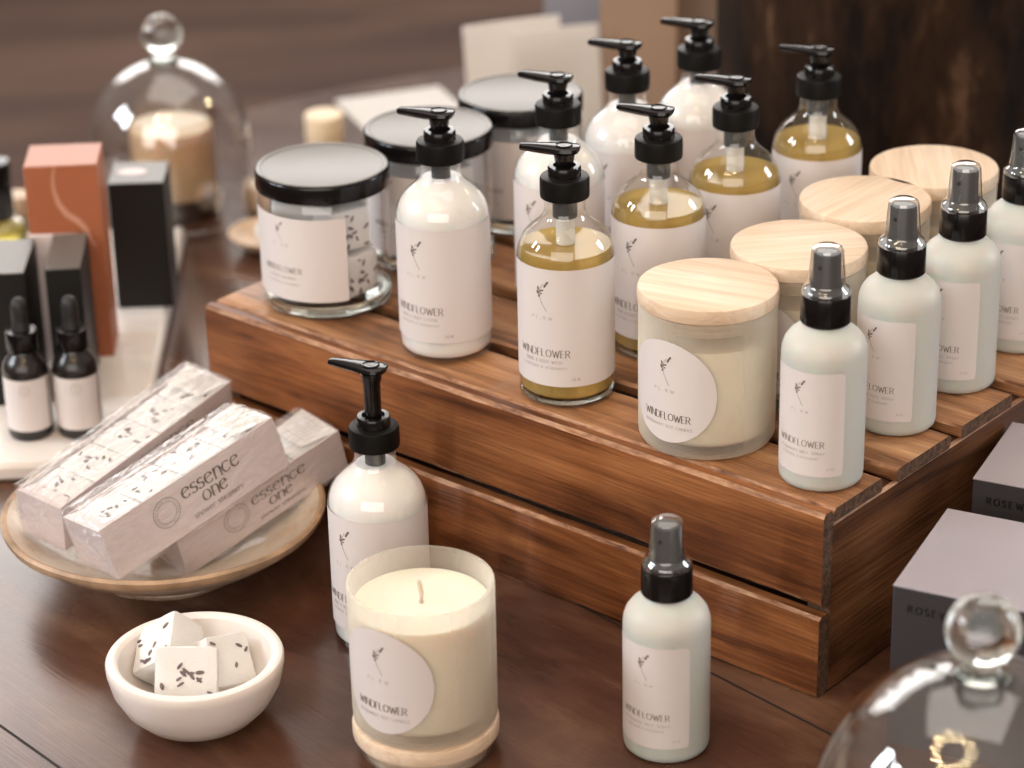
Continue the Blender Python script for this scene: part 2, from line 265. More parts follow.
# ---------------------------------------------------------------- mesh builder
class MB:
    def __init__(s): s.v = []; s.f = []; s.m = []; s.sm = []; s.mats = []
    def mi(s, m):
        if m not in s.mats: s.mats.append(m)
        return s.mats.index(m)
    def add(s, verts, faces, mat, smooth=True, X=None):
        o = len(s.v); i = s.mi(mat)
        for p in verts:
            p = Vector(p)
            if X is not None: p = X @ p
            s.v.append(p * .001)
        for f in faces: s.f.append([o + a for a in f]); s.m.append(i); s.sm.append(smooth)
    def lathe(s, prof, mat, seg=64, cap0=True, cap1=True, rib=None, X=None, jit=0):
        V = []; Fc = []
        for j, (r, z) in enumerate(prof):
            for i in range(seg):
                a = 2 * PI * i / seg; rr = r
                if rib and rib[0] <= z <= rib[1] and i % 2: rr = r - rib[2]
                if jit: 
                    q = noise.noise(Vector((math.cos(a) * 2, math.sin(a) * 2, z * .03))) * jit; rr += q
                V.append((rr * math.sin(a), -rr * math.cos(a), z + (jit and noise.noise(Vector((math.cos(a) * 1.3, math.sin(a) * 1.3, 5))) * jit * .6)))
        for j in range(len(prof) - 1):
            for i in range(seg):
                k = (i + 1) % seg; Fc.append((j * seg + i, j * seg + k, (j + 1) * seg + k, (j + 1) * seg + i))
        if cap0: Fc.append(tuple(range(seg - 1, -1, -1)))
        if cap1: Fc.append(tuple((len(prof) - 1) * seg + i for i in range(seg)))
        s.add(V, Fc, mat, True, X); return s
    def box(s, x0, x1, y0, y1, z0, z1, mat, bev=0, X=None, smooth=False):
        if bev <= 0:
            V = [(x, y, z) for z in (z0, z1) for y in (y0, y1) for x in (x0, x1)]
            s.add(V, [(0, 2, 3, 1), (4, 5, 7, 6), (0, 1, 5, 4), (2, 6, 7, 3), (0, 4, 6, 2), (1, 3, 7, 5)], mat, smooth, X); return s
        b = bev; V = []; idx = {}
        for ix, x in ((0, x0), (1, x1)):
            for iy, y in ((0, y0), (1, y1)):
                for iz, z in ((0, z0), (1, z1)):
                    dx, dy, dz = (b if ix == 0 else -b), (b if iy == 0 else -b), (b if iz == 0 else -b)
                    idx[ix, iy, iz, 'x'] = len(V); V.append((x, y + dy, z + dz))
                    idx[ix, iy, iz, 'y'] = len(V); V.append((x + dx, y, z + dz))
                    idx[ix, iy, iz, 'z'] = len(V); V.append((x + dx, y + dy, z))
        Fc = []
        def q(*c): Fc.append([idx[i] for i in c])
        for i in (0, 1):
            q((i, 0, 0, 'x'), (i, 1, 0, 'x'), (i, 1, 1, 'x'), (i, 0, 1, 'x')); q((0, i, 0, 'y'), (1, i, 0, 'y'), (1, i, 1, 'y'), (0, i, 1, 'y')); q((0, 0, i, 'z'), (1, 0, i, 'z'), (1, 1, i, 'z'), (0, 1, i, 'z'))
            for j in (0, 1):
                q((i, j, 0, 'x'), (i, j, 1, 'x'), (i, j, 1, 'y'), (i, j, 0, 'y')); q((i, 0, j, 'x'), (i, 1, j, 'x'), (i, 1, j, 'z'), (i, 0, j, 'z')); q((0, i, j, 'y'), (1, i, j, 'y'), (1, i, j, 'z'), (0, i, j, 'z'))
                for k_ in (0, 1): q((i, j, k_, 'x'), (i, j, k_, 'y'), (i, j, k_, 'z'))
        s.add(V, Fc, mat, smooth, X); return s
    def tube(s, pts, rad, mat, seg=12, X=None):
        V = []; Fc = []; n = len(pts)
        for j, p in enumerate(pts):
            p = Vector(p); a = Vector(pts[max(0, j - 1)]); b = Vector(pts[min(n - 1, j + 1)]); t = (b - a).normalized()
            u = t.cross(Vector((0, 0, 1))); u = u.normalized() if u.length > 1e-3 else Vector((1, 0, 0)); w = t.cross(u)
            r = rad[j] if isinstance(rad, (list, tuple)) else rad
            for i in range(seg): q = 2 * PI * i / seg; V.append(p + u * r * math.cos(q) + w * r * math.sin(q))
        for j in range(n - 1):
            for i in range(seg): k = (i + 1) % seg; Fc.append((j * seg + i, j * seg + k, (j + 1) * seg + k, (j + 1) * seg + i))
        Fc.append(tuple(range(seg))); Fc.append(tuple((n - 1) * seg + i for i in range(seg)))
        s.add(V, Fc, mat, True, X); return s
    def ball(s, c, r, mat, X=None, seg=24, sc=(1, 1, 1), rot=None):
        V = []; Fc = []; n = seg // 2
        for j in range(1, n):
            t = PI * j / n
            for i in range(seg):
                a = 2 * PI * i / seg; p = Vector((math.sin(t) * math.cos(a) * sc[0], math.sin(t) * math.sin(a) * sc[1], math.cos(t) * sc[2])) * r
                if rot: p = rot @ p
                V.append(p + Vector(c))
        for j in range(n - 2):
            for i in range(seg): k = (i + 1) % seg; Fc.append((j * seg + i, (j + 1) * seg + i, (j + 1) * seg + k, j * seg + k))
        Fc.append(tuple(range(seg))); Fc.append(tuple((n - 2) * seg + i for i in range(seg - 1, -1, -1)))
        s.add(V, Fc, mat, True, X); return s
    def patch(s, r, smax, lo, hi, mat, n=40):
        """curved label centred on the -Y side; smax = half width (mm of arc), lo/hi = functions of arc position"""
        V = []; Fc = []
        for i in range(n + 1):
            q = -smax + 2 * smax * i / n; a = q / r
            for z in (lo(q), hi(q)): V.append((r * math.sin(a), -r * math.cos(a), z))
        for i in range(n): Fc.append((2 * i, 2 * i + 2, 2 * i + 3, 2 * i + 1))
        s.add(V, Fc, mat, True)
    def build(s, name, parent=None, loc=None, rotz=None, matrix=None):
        me = bpy.data.meshes.new(name); me.from_pydata([tuple(p) for p in s.v], [], s.f)
        for m in s.mats: me.materials.append(m)
        me.polygons.foreach_set('material_index', s.m); me.polygons.foreach_set('use_smooth', s.sm); me.update()
        o = bpy.data.objects.new(name, me); COL.objects.link(o)
        if parent: o.parent = parent
        if loc: o.location = [c * .001 for c in loc]
        if rotz is not None: o.rotation_euler = (0, 0, rotz)
        if matrix is not None: o.matrix_local = matrix
        # recalc normals consistently
        import bmesh
        b = bmesh.new(); b.from_mesh(me); bmesh.ops.remove_doubles(b, verts=b.verts, dist=1e-6); bmesh.ops.recalc_face_normals(b, faces=b.faces); b.to_mesh(me); b.free()
        try: me.set_sharp_from_angle(angle=math.radians(38))
        except Exception: pass
        return o
def tag(o, label, cat, group=None, kind=None):
    if label: o['label'] = label
    if cat: o['category'] = cat
    if group: o['group'] = group
    if kind: o['kind'] = kind
    return o
def thing(name, x, y, z=0, rot=0):
    o = bpy.data.objects.new(name, None); o.empty_display_size = .01; COL.objects.link(o)
    o.location = (x * .001, y * .001, TZ + z * .001); o.rotation_euler = (0, 0, rot); return o
def place(o, x, y, z=0, rot=0):
    o.location = (x * .001, y * .001, TZ + z * .001); o.rotation_euler = (0, 0, rot); return o
def dup(root):
    r = root.copy(); COL.objects.link(r)
    for ch in list(root.children):
        c = ch.copy(); COL.objects.link(c); c.parent = r
        for g in list(ch.children):
            d = g.copy(); COL.objects.link(d); d.parent = c
    return r
def faceang(x, y, deg): return math.radians(deg) - math.atan2(x, y)   # turn so that local -Y looks `deg` away from the viewer's side

# ---------------------------------------------------------------- stroke lettering
def arc(cx, cy, rx, ry, a0, a1, n=10): return [(cx + rx * math.cos(math.radians(a0 + (a1 - a0) * i / n)), cy + ry * math.sin(math.radians(a0 + (a1 - a0) * i / n))) for i in range(n + 1)]
G = {
 'A': (.7, [[(0, 0), (.35, 1), (.7, 0)], [(.12, .35), (.58, .35)]]), 'B': (.55, [[(0, 0), (0, 1)], [(0, 1), (.3, 1)] + arc(.3, .76, .2, .24, 90, -90) + [(0, .52)], [(.3, .52)] + arc(.3, .26, .25, .26, 90, -90) + [(0, 0)]]),
 'C': (.65, [arc(.38, .5, .38, .5, 45, 315)]), 'D': (.7, [[(0, 0), (0, 1), (.25, 1)] + arc(.27, .5, .43, .5, 90, -90) + [(0, 0)]]),
 'E': (.5, [[(0, 0), (0, 1)], [(0, 1), (.48, 1)], [(0, .52), (.4, .52)], [(0, 0), (.5, 0)]]), 'F': (.48, [[(0, 0), (0, 1)], [(0, 1), (.48, 1)], [(0, .52), (.4, .52)]]),
 'G': (.7, [arc(.38, .5, .38, .5, 45, 360), [(.76, .5), (.45, .5)]]), 'H': (.65, [[(0, 0), (0, 1)], [(.65, 0), (.65, 1)], [(0, .5), (.65, .5)]]),
 'I': (.08, [[(.04, 0), (.04, 1)]]), 'K': (.6, [[(0, 0), (0, 1)], [(.55, 1), (0, .45)], [(.15, .58), (.6, 0)]]), 'L': (.48, [[(0, 1), (0, 0), (.48, 0)]]),
 'M': (.8, [[(0, 0), (.05, 1), (.4, .1), (.75, 1), (.8, 0)]]), 'N': (.68, [[(0, 0), (0, 1), (.68, 0), (.68, 1)]]), 'O': (.78, [arc(.39, .5, .39, .5, 90, 450, 18)]),
 'P': (.52, [[(0, 0), (0, 1), (.25, 1)] + arc(.27, .74, .25, .26, 90, -90) + [(0, .48)]]), 'R': (.58, [[(0, 0), (0, 1), (.25, 1)] + arc(.27, .74, .25, .26, 90, -90) + [(0, .48)], [(.25, .48), (.6, 0)]]),
 'S': (.5, [arc(.25, .75, .23, .25, 30, 270, 8) + arc(.25, .25, .25, .25, 90, -150, 8)]), 'T': (.6, [[(0, 1), (.6, 1)], [(.3, 1), (.3, 0)]]), 'U': (.62, [[(0, 1), (0, .3)] + arc(.31, .3, .31, .3, 180, 360) + [(.62, 1)]]),
 'V': (.66, [[(0, 1), (.33, 0), (.66, 1)]]), 'W': (.98, [[(0, 1), (.26, 0), (.49, .85), (.72, 0), (.98, 1)]]), 'Y': (.62, [[(0, 1), (.31, .5), (.62, 1)], [(.31, .5), (.31, 0)]]),
 '&': (.65, [[(.65, 0), (.12, .72)] + arc(.28, .8, .17, .2, 200, -30, 8) + [(.05, .35)] + arc(.27, .22, .25, .22, 150, 380, 8)]), '.': (.1, [[(.03, 0), (.09, .04)]]), '-': (.4, [[(0, .5), (.4, .5)]]), '|': (.08, [[(.04, .0), (.04, 1)]]),
 '2': (.5, [arc(.25, .74, .23, .26, 160, -30, 8) + [(0, 0), (.5, 0)]]), '3': (.5, [arc(.24, .76, .22, .24, 150, -90, 8), arc(.24, .26, .26, .26, 90, -150, 8)]), '6': (.5, [[(.4, 1), (.05, .4)] + arc(.27, .28, .25, .28, 170, 530, 12)]),
 '4': (.55, [[(.4, 0), (.4, 1), (0, .3), (.55, .3)]]), 'Z': (.55, [[(0, 1), (.55, 1), (0, 0), (.55, 0)]]),
 'e': (.6, [[(.05, .38), (.56, .52)] + arc(.31, .36, .28, .36, 25, 320, 14)]), 's': (.42, [arc(.22, .54, .18, .17, 40, 270, 8) + arc(.2, .19, .2, .19, 80, -150, 8)]),
 'n': (.55, [[(.06, 0), (.06, .72)], arc(.3, .45, .22, .27, 170, 0, 8) + [(.52, 0)]]), 'c': (.55, [arc(.31, .36, .28, .36, 50, 315, 14)]), 'o': (.62, [arc(.31, .36, .29, .36, 90, 450, 18)]),
 'h': (.55, [[(.06, 0), (.06, 1)], arc(.3, .45, .22, .27, 170, 0, 8) + [(.52, 0)]]), 'w': (.8, [[(0, .72), (.2, 0), (.4, .65), (.6, 0), (.8, .72)]]), 'r': (.38, [[(.06, 0), (.06, .72)], arc(.3, .45, .22, .27, 160, 60, 5)]),
 't': (.35, [[(.15, .95), (.15, .1), (.3, 0)], [(0, .72), (.33, .72)]]), 'a': (.55, [arc(.27, .34, .25, .34, 60, 300, 10), [(.5, .7), (.5, 0)]]), 'm': (.85, [[(.05, 0), (.05, .72)], arc(.24, .5, .18, .22, 170, 0, 6) + [(.42, 0)], arc(.61, .5, .18, .22, 170, 0, 6) + [(.79, 0)]]),
 'l': (.1, [[(.05, 0), (.05, 1)]]), 'z': (.45, [[(0, .72), (.45, .72), (0, 0), (.45, 0)]]),
}
def strokes(mb, mapf, text, s0, t0, h, mat, thick=.11, thin=.05, track=.16, align='c', width=None, serif=False):
    """mapf(s,t) -> point on the surface; text baseline at t0; h = cap height (mm)"""
    adv = 0; gl = []
    for ch in text:
        if ch == ' ': adv += .42 + track; continue
        w, st = G[ch]; gl.append((adv, st)); adv += w + track
    adv -= track
    kx = (width / (adv * h)) if width else 1
    off = s0 - (adv * h * kx / 2 if align == 'c' else 0)
    for a, st in gl:
        for pl in st:
            pl = [(off + (x + a) * h * kx, t0 + y * h) for x, y in pl]
            if serif and len(pl) == 2 and abs(pl[0][0] - pl[1][0]) < .02 * h:
                for q in pl: seg(mb, mapf, (q[0] - .1 * h, q[1]), (q[0] + .1 * h, q[1]), .04 * h, .04 * h, mat)
            for p, q in zip(pl[:-1], pl[1:]):
                d = math.hypot(q[0] - p[0], q[1] - p[1])
                if d < 1e-6: continue
                v = abs(q[1] - p[1]) / d; wd = (thin + (thick - thin) * v ** 1.5) * h
                seg(mb, mapf, p, q, wd, wd, mat)
def seg(mb, mapf, p, q, w0, w1, mat):
    dx, dy = q[0] - p[0], q[1] - p[1]; d = math.hypot(dx, dy) or 1e-6; nx, ny = -dy / d, dx / d; ex, ey = dx / d * w0 * .3, dy / d * w0 * .3
    P = [(p[0] - ex + nx * w0 / 2, p[1] - ey + ny * w0 / 2), (q[0] + ex + nx * w1 / 2, q[1] + ey + ny * w1 / 2), (q[0] + ex - nx * w1 / 2, q[1] + ey - ny * w1 / 2), (p[0] - ex - nx * w0 / 2, p[1] - ey - ny * w0 / 2)]
    mb.add([mapf(*a) for a in P], [(0, 1, 2, 3)], mat, False)
def blob(mb, mapf, c, a, b, ang, mat, n=10):
    P = []
    for i in range(n):
        t = 2 * PI * i / n; x, y = a * math.cos(t), b * math.sin(t); P.append((c[0] + x * math.cos(ang) - y * math.sin(ang), c[1] + x * math.sin(ang) + y * math.cos(ang)))
    mb.add([mapf(*p) for p in P], [tuple(range(n))], mat, False)
def sprig(mb, mapf, s0, t0, h):
    pts = [(.20, 0), (.09, .18), (-.01, .38), (-.05, .58), (-.02, .78), (.1, .95)]
    for p, q in zip(pts[:-1], pts[1:]): seg(mb, mapf, (s0 + p[0] * h, t0 + p[1] * h), (s0 + q[0] * h, t0 + q[1] * h), .022 * h, .022 * h, M['ink_soft'])
    for x, y, a, b, g in ((-.06, .52, .06, .035, 1.3), (-.11, .64, .075, .04, 1.9), (-.03, .68, .07, .035, 1.0), (-.09, .78, .08, .035, 1.7), (.06, .72, .06, .028, .5), (.17, .90, .09, .04, 1.0), (.24, 1.0, .075, .04, .9), (.02, .60, .05, .025, .4)):
        blob(mb, mapf, (s0 + x * h, t0 + y * h), a * h, b * h, g, M['ink'])
def cyl(r, dz=0): return lambda s_, t_: (r * math.sin(s_ / r), -r * math.cos(s_ / r), t_ + dz)
def corner(q, smax, rc): 
    d = abs(q) - (smax - rc)
    return rc - math.sqrt(max(0, rc * rc - d * d)) if d > 0 else 0
def rect_label(r, smax, z0, z1, lines, name='label', rc=2.5, sp=None, ml=None, n=40):
    """lines: (text, s, t, h, width, style)"""
    mb = MB(); mb.patch(r, smax, lambda q: z0 + corner(q, smax, rc), lambda q: z1 - corner(q, smax, rc), M['paper'], n)
    f = cyl(r + .08)
    if sp: sprig(mb, f, *sp)
    for tx, s_, t_, h_, w_, stl in lines:
        strokes(mb, f, tx, s_, t_, h_, M['ink'] if stl == 'b' else M['ink_soft'], .125 if stl == 'b' else .11, .045 if stl == 'b' else .07, track=.22, width=w_, serif=(stl == 'b'))
    return mb

# ================================================================= the setting
fl = MB(); fl.box(-6000, 6000, -2000, 9000, -30, 0, M['floor']); f = fl.build('floor'); f.location = (0, 0, 0); tag(f, None, None, kind='structure')
f.rotation_euler = (0, 0, .22)

# ---- table: oval top on a pedestal frame
def table():
    t = thing('display_table', 136, 1400)
    pts = []
    n = 48
    for i in range(n + 1): a = PI * i / n; pts.append((600 * math.cos(a), 500 + 600 * math.sin(a)))
    for i in range(n + 1): a = PI + PI * i / n; pts.append((600 * math.cos(a), -500 + 600 * math.sin(a)))
    mb = MB(); V = []; N = len(pts)
    for (ins, z) in ((8, -32), (0, -26), (0, -5), (2, -1.5), (6, 0)):
        for x, y in pts:
            cy = 500 if y > 0 else -500; d = math.hypot(x, y - cy); V.append((x * (1 - ins / d), cy + (y - cy) * (1 - ins / d), z))
    F = []
    for j in range(4):
        for i in range(N): k_ = (i + 1) % N; F.append((j * N + i, j * N + k_, (j + 1) * N + k_, (j + 1) * N + i))
    F.append(tuple(range(N - 1, -1, -1))); F.append(tuple(4 * N + i for i in range(N)))
    mb.add(V, F, M['table'], False)
    # board seams
    d = Vector((41, -46, 0)).normalized(); nn = Vector((-d.y, d.x, 0)); base = Vector((-295 - 136, 1286 - 1400, 0))
    top = mb.build('tabletop', t)
    sm = MB()
    for off, L0, L1 in ((0, -160, 500), (330, -700, 560), (660, -900, 500)):
        p = base + nn * off; a = p + d * L0; b = p + d * L1; w = .9
        sm.add([a + nn * w + Vector((0, 0, .12)), b + nn * w + Vector((0, 0, .12)), b - nn * w + Vector((0, 0, .12)), a - nn * w + Vector((0, 0, .12))], [(0, 1, 2, 3)], M['seam'], False)
    sm.build('board_seam', t)
    ap = MB(); ap.lathe([(250, -90), (250, -33)], M['table'], 40); ap.build('apron', t)
    for sx_, sy_ in ((-1, -1), (1, -1), (-1, 1), (1, 1)):
        lg = MB(); lg.tube([(sx_ * 200, sy_ * 150, -60), (sx_ * 230, sy_ * 300, -400), (sx_ * 300, sy_ * 480, -748)], [45, 34, 26], M['table'], 16); lg.build('leg', t)
    return t
tag(table(), 'large oval dark brown wooden table that carries the whole display', 'table')

# ---- crate
CY = -0.7077; CL, CD, CH = 489.4, 345, 118.7
def plank(name, L, d, h, mat, parent, loc, rot=0, jit=.6, seed=0, ns=60, edge=None, ch=1.8, rx=0):
    """box L x d x h from (0,0,0), long side X, chamfered worn edges"""
    mb = MB(); V = []; F = []
    prof = [(0, ch), (0, h - ch), (ch, h), (d - ch, h), (d, h - ch), (d, ch), (d - ch, 0), (ch, 0)]
    for i in range(ns + 1):
        x = L * i / ns
        for j, (y, z) in enumerate(prof):
            q = Vector((x * .045 + seed * 13, j * 3.1, seed * 1.7)); a = noise.noise(q) * jit * 1.6; b = noise.noise(q * 2.7 + Vector((9, 9, 9))) * jit
            cy = 1 if y < d / 2 else -1; cz = 1 if z < h / 2 else -1
            wear = max(0, a + b * .5) 
            yy = y + (cy * wear if j in (2, 3, 6, 7) else 0); zz = z + (cz * wear if j in (0, 1, 4, 5) else 0)
            xx = x + (noise.noise(Vector((y * .2, z * .2, seed * 3 + i))) * .8 if i in (0, ns) else 0)
            V.append((xx, yy, zz))
    worn = []; flat = []
    for i in range(ns):
        for j in range(8):
            k_ = (j + 1) % 8; q = (i * 8 + j, i * 8 + k_, (i + 1) * 8 + k_, (i + 1) * 8 + j)
            (worn if j in (1, 3, 5, 7) else flat).append(q)
    mb.add(V, flat, mat, False); o = len(mb.v)
    mi = mb.mi(edge or M['crate_worn'])
    for q in worn: mb.f.append(list(q)); mb.m.append(mi); mb.sm.append(False)
    me = mb.mi(M['endgrain'])
    for q in ([7, 6, 5, 4, 3, 2, 1, 0], [ns * 8 + j for j in range(8)]): mb.f.append(q); mb.m.append(me); mb.sm.append(False)
    o = mb.build(name, parent, loc); o.rotation_euler = (rx, 0, rot); return o
def crate():
    # root at the near right bottom corner, local -X runs along the front, +Y goes back
    t = thing('wooden_crate', 170.1, 1292.8, 0, CY)
    plank('side_plank', CL, 10, 58.6, M['crate'], t, (-CL, 0, CH - 58.8), seed=1, jit=.9, ch=2.2)
    plank('side_plank', CL - 1.5, 10, 52.8, M['crate'], t, (-CL + .5, .3, 0), seed=2, jit=.7)
    plank('side_plank', CL, 10, 59, M['crate'], t, (-CL, CD - 10, CH - 59.5), seed=3)
    plank('side_plank', CL, 10, 54, M['crate'], t, (-CL, CD - 10, 0), seed=4)
    y = 10.6
    for i, w in enumerate((49, 58, 58, 58, 56)):
        plank('top_slat', CL + (0, 2.2, .6, 3, 1)[i], w, 8.5, M['crate_top'], t, (-CL - (0, 1, 0, 1, 0)[i], y, CH - 8.8), seed=5 + i, jit=.8, ch=1.4); y += w + 13.2
    for nm, x in (('near', -16), ('far', -CL + 1)):
        p = plank('end_panel', CD - 21, 15, CH - 9.2, M['crate_end'], t, (x + 15.4, 10.4, 0), rot=PI / 2, seed=20 + x, jit=.4)
    return t
tag(crate(), 'low orange-brown stained wooden crate with slatted top, holding the rows of bottles', 'crate')

# ================================================================= pump bottles
def pump_parts(t, ext, nang, xang=0):
    cb = 125.3
    mb = MB()
    mb.lathe([(13.6, cb), (14.6, cb + .6), (14.8, cb + 2), (14.8, cb + 11.6), (14.2, cb + 13), (12, cb + 13.7), (4, cb + 13.7)], M['blk_rib'], 96, rib=(cb + 1.9, cb + 11.7, .38))
    mb.build('screw_cap', t)
    mb = MB(); mb.lathe([(9.9, cb + 13.4), (9.9, cb + 18.6), (9.3, cb + 19.6), (6.8, cb + 19.8), (6.6, cb + 18)], M['blk'], 48); mb.build('pump_collar', t)
    z = cb + 24.6 + ext
    mb = MB(); mb.lathe([(5.0, cb + 16), (5.0, z - 4), (5.6, z - 2.5), (6.2, z + 1), (6.4, z + 3)], M['blk'], 32); mb.build('pump_stem', t)
    # nozzle head: flat teardrop, blunt at the back, long thin spout
    pr = []
    ht = z + 7.4
    secs = [(9.2, 3.2, 3.0, 0), (8.4, 5.6, 4.2, 0), (6.0, 7.4, 5.0, 0), (2, 8.0, 5.4, 0), (-3, 7.6, 5.6, 0), (-8, 6.4, 5.8, 0), (-14, 5.2, 5.4, .1), (-20, 4.1, 4.9, .2), (-25, 3.4, 4.3, .4), (-26.6, 3.0, 3.8, .7)]
    V = []; F = []; n = 12
    for x, w, h, dr in secs:
        top = ht - dr
        for i in range(n):
            a = 2 * PI * i / n; cy = math.cos(a); sz = math.sin(a)
            yy = w * (abs(cy) ** .55) * (1 if cy > 0 else -1); zz = top - h / 2 + h / 2 * (abs(sz) ** .55) * (1 if sz > 0 else -1)
            V.append((x, yy * (1 if sz > -.3 else .7), zz))
    for j in range(len(secs) - 1):
        for i in range(n): k_ = (i + 1) % n; F.append((j * n + i, j * n + k_, (j + 1) * n + k_, (j + 1) * n + i))
    F.append(tuple(range(n))); F.append(tuple((len(secs) - 1) * n + i for i in range(n)))
    X = Matrix.Rotation(nang, 4, 'Z')
    mb = MB(); mb.add(V, F, M['blk'], True, X)
    mb.lathe([(5.2, ht - .6), (5.2, ht + .4), (4.6, ht + .7), (4.2, ht + .1), (1.5, ht - .1)], M['blk'], 32)
    mb.build('pump_nozzle', t)
BODY = [(24, 0), (27, .4), (28.8, 2), (29.2, 4.5), (29.2, 89), (28.8, 93.5), (27.5, 98), (25.0, 102.5), (21.4, 106.6), (17.6, 109.8), (14.6, 112.6), (12.8, 115.6), (12.1, 119), (11.9, 126)]
def pump_bottle(kind, ext=0, nang=math.radians(166) - PI - math.radians(-30)):
    t = thing('pump_bottle', 0, 0)
    if kind == 'gold':
        mb = MB(); mb.lathe(BODY, M['glass'], 72, cap1=False); mb.build('glass_bottle', t)
        b = MB(); b.lathe([(23, .6), (27, 1.3), (28.4, 2.6), (28.4, 3.6), (24, 4.4), (1, 4.8)], M['glass_solid'], 64); b.build('glass_base', t)
        lv = 94
        b = MB(); b.lathe([(20, 5.6), (26.5, 5.2), (28.2, 7), (28.4, 88), (28.0, 93), (27.4, 95.2), (27.2, 95.6)], M['gold'], 64); b.build('golden_liquid', t)
        b = MB(); b.lathe([(5.6, 96), (5.6, 125)], M['tube'], 32); b.lathe([(7.4, 113), (7.4, 124.5)], M['sprayer'], 32); b.lathe([(2.2, 14), (2.2, 97)], M['tube'], 16); b.build('dip_tube', t)
        z0, z1, sm, rc = 14.4, 89.6, 84, 3
        tx = [('HAND & BODY WASH', 0, 29.3, 2.0, 25, 's'), ('LAVENDER & ROSEMARY', 0, 25.6, 1.6, 31, 's'), ('236 ML', 21, 18.5, 1.7, 5.5, 's')]
    else:
        mb = MB(); mb.lathe(BODY, M['glass_lotion'], 72, cap1=False); mb.build('glass_bottle', t)
        b = MB(); b.lathe([(20, 3.4), (26.5, 3.6), (28.2, 5.5), (28.4, 8), (28.5, 89), (28.1, 93.3), (26.8, 97.6), (24.3, 102.1), (20.7, 106.1), (16.9, 109.3), (13.9, 112), (11.8, 114.6)], M['lotion'], 64); b.build('white_lotion', t)
        b = MB(); b.lathe([(6.0, 114), (6.0, 126)], M['sprayer'], 24); b.build('dip_tube', t)
        z0, z1, sm, rc = 14.4, 89.6, 84, 1
        tx = [('HAND & BODY LOTION', 0, 29.3, 2.0, 27, 's'), ('LAVENDER & ROSEMARY', 0, 25.6, 1.6, 30, 's'), ('236 ML', 21, 18.5, 1.7, 5.5, 's')]
    rect_label(29.35, sm, z0, z1, [('WINDFLOWER', 0, 33.6, 4.6, 34.5, 'b'), ('P L . R W', 0, 57.5, 1.9, 13.5, 's')] + tx, sp=(-.5, 63, 18), rc=rc, n=64).build('label', t)
    pump_parts(t, ext, nang)
    return t
C_ = CH
GP = {'gold': pump_bottle('gold'), 'white': pump_bottle('white')}
first = set()
def put_pump(kind, x, y, z, deg, label):
    if kind not in first: first.add(kind); o = GP[kind]
    else: o = dup(GP[kind])
    place(o, x, y, z, faceang(x, y, deg))
    tag(o, label, 'bottle', 'clear pump bottles of golden body wash' if kind == 'gold' else 'white lotion pump bottles on the crate')
put_pump('gold', 33.7, 1466.9, C_, -30, 'golden wash pump bottle at the crate front between lotion bottle and wood-lidded candle')
put_pump('gold', 93.0, 1530.8, C_, -36, 'golden wash pump bottle standing second in its row, just behind the front wood-lidded candle')
put_pump('gold', 144.9, 1585.1, C_, -32, 'golden wash pump bottle third in its row, its lid overlapping the dark wooden pot edge')
put_pump('gold', 204.0, 1642.8, C_, -30, 'golden wash pump bottle last in its row, standing in front of the dark wooden pot')
put_pump('white', -40.8, 1534.9, C_, -37, 'white lotion pump bottle at the crate front edge beside the black-lidded jar')
put_pump('white', 33.2, 1599.0, C_, -40, 'white lotion pump bottle right behind the foremost golden wash bottle')
put_pump('white', 80.4, 1664.1, C_, -36, 'white lotion pump bottle in front of the standing white cards')
put_pump('white', 130.7, 1706.9, C_, -34, 'white lotion pump bottle farthest back, against the brown kraft box')
t = pump_bottle('white', 19.5, math.radians(151) - PI - math.radians(-45))
place(t, -80.5, 1380.3, 0, faceang(-80.5, 1380.3, -45)); tag(t, 'white lotion pump bottle standing on the table with its pump raised', 'bottle')

# ================================================================= frosted spray bottles
def spray_bottle():
    t = thing('spray_bottle', 0, 0)
    mb = MB(); mb.lathe([(19, 0), (22, .5), (23.6, 2.2), (24, 5), (24, 77.5), (23.7, 81), (22.4, 85), (19.9, 88.6), (16.6, 91.4), (13.8, 93.4), (12.4, 95.2), (11.9, 98)], M['frost'], 72); mb.build('frosted_bottle', t)
    rect_label(24.12, 25.5, 10.5, 73.5, [('WINDFLOWER', -1, 28.5, 3.8, 30, 'b'), ('P L . R W', -1, 49.0, 1.5, 11, 's'), ('ROSEMARY MIST SPRAY', 0, 24.2, 1.6, 29, 's'), ('LAVENDER & ROSEMARY', -1, 21.0, 1.3, 24, 's'), ('4 OZ', 18, 14.6, 1.3, 4, 's')], sp=(-2, 53, 15)).build('label', t)
    cb = 96.7
    mb = MB(); mb.lathe([(13.4, cb - 1.2), (14.1, cb - .2), (14.1, cb + 1), (13.9, cb + 15.3), (13.4, cb + 16)], M['blk'], 96, rib=(cb + .9, cb + 15.4, .22)); mb.build('collar', t)
    mb = MB(); mb.lathe([(8.9, cb + 15.5), (8.9, cb + 22), (7.9, cb + 24), (7.7, cb + 38.5), (7.0, cb + 40), (2, cb + 40.2)], M['sprayer'], 40); mb.ball((0, -7.6, cb + 33), 1.3, M['blk'], seg=12); mb.build('spray_head', t)
    mb = MB(); mb.lathe([(13.6, cb + 15.6), (13.6, cb + 17.5), (12.6, cb + 19.2), (10.9, cb + 20.5), (10.4, cb + 22), (8.9, cb + 40.4), (8.2, cb + 42.3), (6.4, cb + 43.4), (2, cb + 43.8)], M['cap_clear'], 56, cap0=False); mb.build('clear_overcap', t)
    return t
sp = spray_bottle(); used = False
